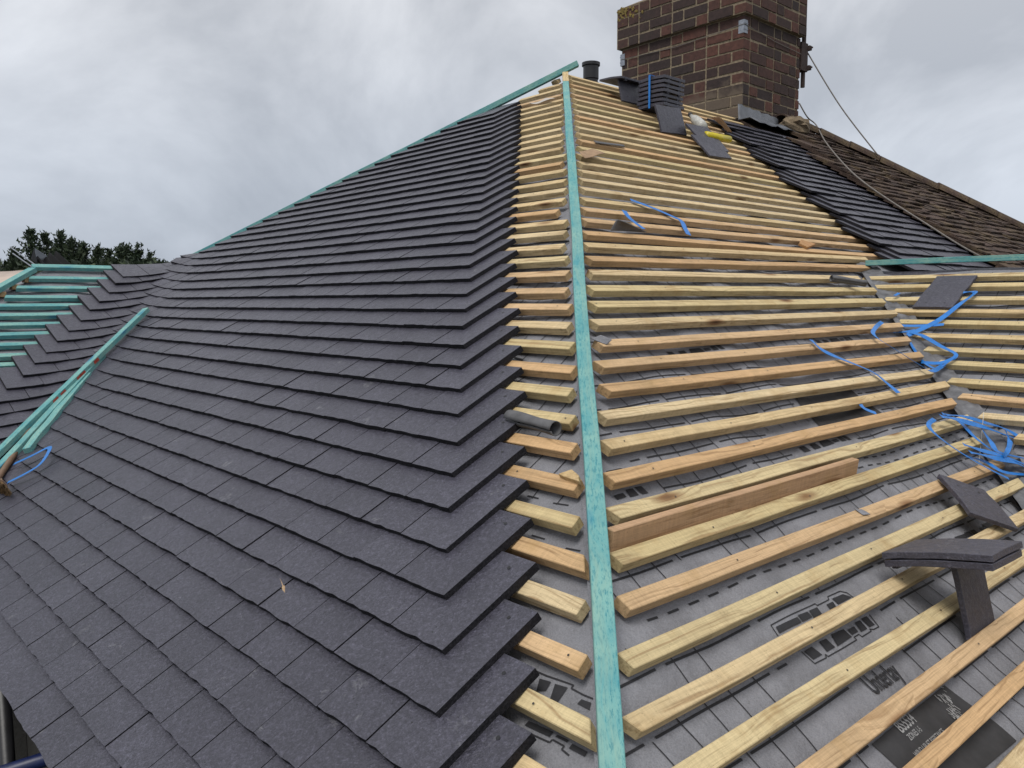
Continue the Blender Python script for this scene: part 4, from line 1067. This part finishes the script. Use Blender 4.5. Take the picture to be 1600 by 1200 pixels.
strap(FB, [(1570, 672), (1578, 690), (1574, 705), (1568, 712)], 'short pale blue strap standing up in the heap', .011, GH, 1.1, .04)
strap(FB, [(1540, 660), (1580, 675), (1612, 700)], 'blue strap crossing the upper right of the heap', .012, GH, .5, .05)
strap(FA, [(22, 725, .08), (50, 712, .085), (74, 700, .085), (77, 704, .085), (63, 725, .08), (40, 740, .08), (12, 754, .08)], 'blue strap loop on the tiles under the loose green battens', .013)
strap(FB, [(1478, 648), (1510, 652), (1552, 664), (1600, 676), (1625, 690)], 'dark edged blue strap under the broad one along the top of the heap', .010, GH, .6, .025)
strap(FB, [(1530, 664), (1548, 690), (1560, 706), (1600, 716)], 'blue strap kinked down through the middle of the heap', .012, GH, .5, .03)
strap(FB, [(1508, 712), (1540, 722), (1570, 738), (1612, 742)], 'lowest blue strap of the heap, lying on the underlay', .011, GH, .4, .01)
p_ = FB.hit(1018, 170, .10)
mb = MB(); bb = base - u * .03 - a * .004
mb.box(bb, u, a, Z, -.012, .225, .11, .126, .214, .217)
mb.box(bb - u * .012, u, a, Z, -.002, .0, .11, .126, -.005, .217)
tag(mb.build('packing_strap', M['strap']), 'blue strap bound round the tile stack by the chimney', 'strap')

# loose green battens down the left valley, broom under them
def loose(x0, y0, h0, x1, y1, h1, label, wd=.038, th=.026):
    p, q = FA.hit(x0, y0, h0), FA.hit(x1, y1, h1)
    o = bar(q, p, wd, th, FA.n + Z, 'green_batten_length', M['teal'], None, segs=6)
    if label.startswith('longest'):
        d_ = (p - q).normalized(); up_2 = (FA.n + Z); up_2 = (up_2 - d_ * up_2.dot(d_)).normalized(); sd_2 = d_.cross(up_2)
        if sd_2.dot(cR) < 0: sd_2 = -sd_2
        L2 = (p - q).length
        for f2 in (.37, .45, .47, .56, .60):
            f3 = 1 - f2; c2 = q + d_ * (L2 * f3) + sd_2 * (wd / 2 + .0012)
            m2 = MB(); m2.add([c2 + d_ * x_ + up_2 * y_ for x_, y_ in ((-.02, -.008), (.03, -.009), (.026, .009), (-.017, .008))], [(0, 1, 2, 3)])
            m2.build('paint_mark', M['redmark'], o)
    return tag(o, label, 'batten', 'loose green battens in the left valley')
loose(229, 484, .085, -60, 763, .11, 'longest loose green batten, uppermost in the left valley')
loose(160, 556, .075, -40, 775, .085, 'loose green batten lying under the longest one in the left valley', .036)
loose(138, 586, .065, 42, 704, .07, 'short loose green batten, lowest of those in the left valley', .036)
br = tag(empty('broom', FA.hit(2, 772, .05)), 'broom with a coir head and worn brown handle lying under the loose green battens', 'broom')
h0_, h1_ = FA.hit(-6, 752, .08), FA.hit(114, 572, .08)
mb = MB(); mb.tube([h0_, h0_ * .5 + h1_ * .5, h1_], .013, 10); mb.build('handle', M['handle'], br, smooth=True)
hc = FA.hit(-2, 757, .075); dn_ = (FA.hit(5, 785, .05) - hc).normalized(); sd_ = a * .8 - Z * .2
mb = MB(); mb.box(hc, sd_.normalized(), dn_, FA.n, -.12, .09, -.012, .02, -.02, .02); mb.build('head', M['handle'], br, bevel=.005)
mb = MB()
for k in range(420):
    x = rnd.uniform(-.115, .088); z_ = rnd.uniform(-.017, .017); b_ = hc + sd_.normalized() * x + FA.n * z_ + dn_ * .02
    t_ = b_ + dn_ * rnd.uniform(.045, .062) + sd_.normalized() * (x * .3 + rnd.uniform(-.012, .012)) + FA.n * (z_ * .8 + rnd.uniform(-.008, .008))
    mb.tube([b_, t_], [.0016, .0009], 3, cap=False)
mb.build('bristles', M['bristle'], br)

# things on the far end of the left projection
dG = (gA - CAM).dot(cF) + .1
gx = lambda x, y, d=0: at_depth(x, y, dG + d)
cs = MB(); n = 26; vs_ = []
A0, A1, B0, B1 = gx(54, 403, .0), gx(92, 396, .35), gx(74, 426, -.1), gx(124, 423, .3)
for j in range(n + 1):
    f = j / n
    for k in range(7):
        g_ = k / 6; p_ = (A0 * (1 - f) + A1 * f) * (1 - g_) + (B0 * (1 - f) + B1 * f) * g_
        vs_.append(p_ + Z * (.022 * math.sin(f * 6 * 2 * math.pi / 1.6)))
cs.add(vs_, [(j * 7 + i, j * 7 + i + 1, j * 7 + i + 8, j * 7 + i + 7) for j in range(n) for i in range(6)])
ct = tag(empty('roofing_sheet', gx(85, 420, .2)), 'black corrugated plastic sheet with a raised grey end behind the left ridge', 'roofing sheet')
o = cs.build('corrugated_sheet', M['matblack'], ct, smooth=True); md = o.modifiers.new('thickness', 'SOLIDIFY'); md.thickness = .006
mb = MB(); tri = [gx(54, 388, -.02), gx(73, 400, .10), gx(66, 405, .06), gx(54, 406, -.02)]
mb.prism([p_ + cF * .01 for p_ in tri], tri); mb.build('end_flap', M['greypl'], ct)
mb = MB(); tri = [gx(53, 388, -.06), gx(54, 406, -.03), gx(60, 415, -.04), gx(48, 404, -.10)]
mb.prism([p_ + cF * .012 for p_ in tri], tri); mb.build('side_flap', M['blackpl'], ct)
for k, (x0, y0, x1, y1, lb) in enumerate(((16, 386, 58, 416, 'upper of two thin grey rods leaning by the black corrugated sheet'), (20, 396, 50, 417, 'lower of two thin grey rods leaning by the black corrugated sheet'))):
    mb = MB(); mb.tube([gx(x0, y0, .3), gx(x1, y1, .1)], .0045, 8); tag(mb.build('rod', M['steel']), lb, 'rod')
# cream membrane thrown over the hidden hip slope
ms = MB(); vs_ = []; n = 16
for j in range(n + 1):
    f = j / n
    hipc = gh0 + (gh1 - gh0) * (.0 + f * .62); far = hipc - u * .5 + a * .55 - Z * .1
    for i in range(n + 1):
        g_ = i / n; p_ = hipc * (1 - g_) + far * g_
        vs_.append(p_ + Z * (.0 + .03 * math.sin(min(1, g_ * 1.4) * math.pi * .8) * (.45 + .55 * math.sin(min(1, f + .35) * 2.6)) + .02 * mn.noise(p_ * 4)))
W_ = n + 1; ms.add(vs_, [(j * W_ + i, j * W_ + i + 1, (j + 1) * W_ + i + 1, (j + 1) * W_ + i) for j in range(n) for i in range(n)])
o = ms.build('membrane_sheet', M['sheet'], smooth=True); md = o.modifiers.new('thickness', 'SOLIDIFY'); md.thickness = .002
tag(o, 'cream membrane sheet bulging over the far hip of the left projection', 'membrane')

# scaffold below the near eave
sp = FA.P(0, 4.6, 0)
for k in range(4):
    mb = MB(); O_ = FA.P(-4.2, 4.6, 0) - u * (.16 + .235 * k) - Z * .62
    mb.box(O_, a, -u, Z, 0, 8.5, 0, .225, -.038, 0)
    tag(mb.build('scaffold_board', M['board'], bevel=.004), ['dark scaffold board right under the tiled eave', 'second dark scaffold board out from the tiled eave', 'third dark scaffold board out from the tiled eave', 'outermost dark scaffold board below the tiled eave'][k], 'scaffold board', 'scaffold boards under the eave')
e0 = at_depth(-40, 1222, 2.2); e1 = at_depth(90, 1180, 2.2)
mb = MB(); mb.tube([e0 - (e1 - e0) * 3, e1 + (e1 - e0) * 1.2], .02, 14)
tag(mb.build('scaffold_tube', M['bluetube'], smooth=True), 'dark blue scaffold tube just below the eave in the bottom left corner', 'scaffold tube')
st_ = at_depth(8, 1130, 2.35)
mb = MB(); mb.tube([V((st_.x, st_.y, 0)), V((st_.x, st_.y, st_.z + .12))], .02, 14)
tag(mb.build('scaffold_pole', M['blackpl'], smooth=True), 'dark upright scaffold pole outside the eave at the left edge', 'scaffold pole')

# ------------------------------------------------------------------ trees and hedge
def leafquad(mb, c, d, size):
    x = d.orthogonal().normalized(); an = rnd.uniform(0, 6.28); y = d.cross(x); s_ = x * math.cos(an) + y * math.sin(an)
    mb.add([c - s_ * size * .4, c + d * size * .5 - s_ * size * .16, c + d * size * 1.25, c + s_ * size * .4 + d * size * .2], [(0, 1, 2, 3)])
def conifer(x, ytop, dist, spread, label, dens=1.0, lean=0):
    d = dist; top = at_depth(x, ytop, d); base_ = V((top.x, top.y, 0)); H = top.z
    root = tag(empty('conifer_tree', base_), label, 'tree', 'conifers beyond the hedge')
    mb = MB(); mb.tube([base_, base_ + Z * H * .5, base_ + Z * H * .96], [.22, .14, .02], 8); mb.build('trunk', M['bark'], root)
    mb = MB(); nb = int(120 * dens)
    for k in range(nb):
        f = rnd.random() ** .75; z_ = H * (.45 + .55 * (1 - f)); r = spread * (f ** .85) * rnd.uniform(.35, 1.12) + .06
        an = rnd.uniform(0, 6.28); o_ = V((math.cos(an), math.sin(an), 0)); b_ = base_ + Z * z_
        dr = (o_ * 1 + Z * rnd.uniform(.35, 1.0)).normalized()
        nq = int(10 + r * 14)
        for i in range(nq):
            g_ = rnd.random() ** .6; c = b_ + dr * (r * g_) + V((rnd.gauss(0, .09), rnd.gauss(0, .09), rnd.gauss(0, .07)))
            dd = (dr + V((rnd.gauss(0, .5), rnd.gauss(0, .5), rnd.gauss(.2, .4)))).normalized(); leafquad(mb, c, dd, rnd.uniform(.10, .2))
    for i in range(60):
        c = base_ + Z * (H - rnd.random() * .9); leafquad(mb, c + V((rnd.gauss(0, .05), rnd.gauss(0, .05), 0)), V((rnd.gauss(0, .3), rnd.gauss(0, .3), 1)).normalized(), .16)
    mb.build('crown', M['leaf'], root, origin=base_)
T = [(22, 391, 41, 1.1, 'low dark conifer at the far left edge behind the rods'), (47, 360, 42, 1.5, 'tallest dark conifer, rising behind the black corrugated sheet'), (71, 366, 43, 1.2, 'conifer just right of the tallest one'),
     (94, 364, 42, 1.3, 'second tallest conifer with a sharp tip, right of the black sheet'), (112, 373, 41, 1.2, 'broad conifer in the middle of the row'), (130, 381, 42, 1.0, 'slim conifer at the right end of the tall clump'),
     (152, 388, 41, .9, 'small ragged conifer with drooping arms between two clumps'), (170, 392, 43, .7, 'small slim conifer standing alone in the gap'), (188, 383, 42, .75, 'left one of the pair of conifers above the grey ridge tiles'),
     (199, 384, 43.5, .6, 'slim conifer between the pair above the grey ridge tiles'), (215, 384, 42, .75, 'right one of the pair of conifers above the grey ridge tiles'), (233, 397, 42, .7, 'short leaning conifer at the right end of the row')]
for x, y, d, s_, lb in T: conifer(x, y, d, s_ * 1.45, lb, 2.2)
hm = MB()
for k in range(16000):
    x = rnd.uniform(-900, 470); d = rnd.uniform(32.6, 35.6); top_y = 413 + 3 * mn.noise(V((x * .05, 0, 0))) + 4 * mn.noise(V((x * .21, 3, 0))) + (rnd.random() ** 2) * 175
    c = at_depth(x, top_y, d if top_y < 440 else rnd.uniform(32.4, 33.6)); leafquad(hm, c, V((rnd.gauss(0, .5), rnd.gauss(-.6, .5), rnd.gauss(.6, .4))).normalized(), rnd.uniform(.16, .30))
# dense inner body of the hedge
inner = []
for k in range(60):
    x = -900 + 1370 * k / 59; c0_ = at_depth(x, 419 + 2 * mn.noise(V((x * .1, 9, 0))), 34.5); inner.append(c0_)
vs_ = []
for c in inner:
    bk = (V((c.x, c.y, 0)) - V((0, 0, 0))).normalized() * 1.6
    vs_ += [V((c.x, c.y, 0)), c, c + bk, V((c.x, c.y, 0)) + bk]
hm.add(vs_, [(4 * i + k, 4 * i + k + 1, 4 * i + 5 + k, 4 * i + 4 + k) for i in range(59) for k in range(3)])
tag(hm.build('hedge', M['leaf']), 'long clipped green hedge in front of the conifers', 'hedge')
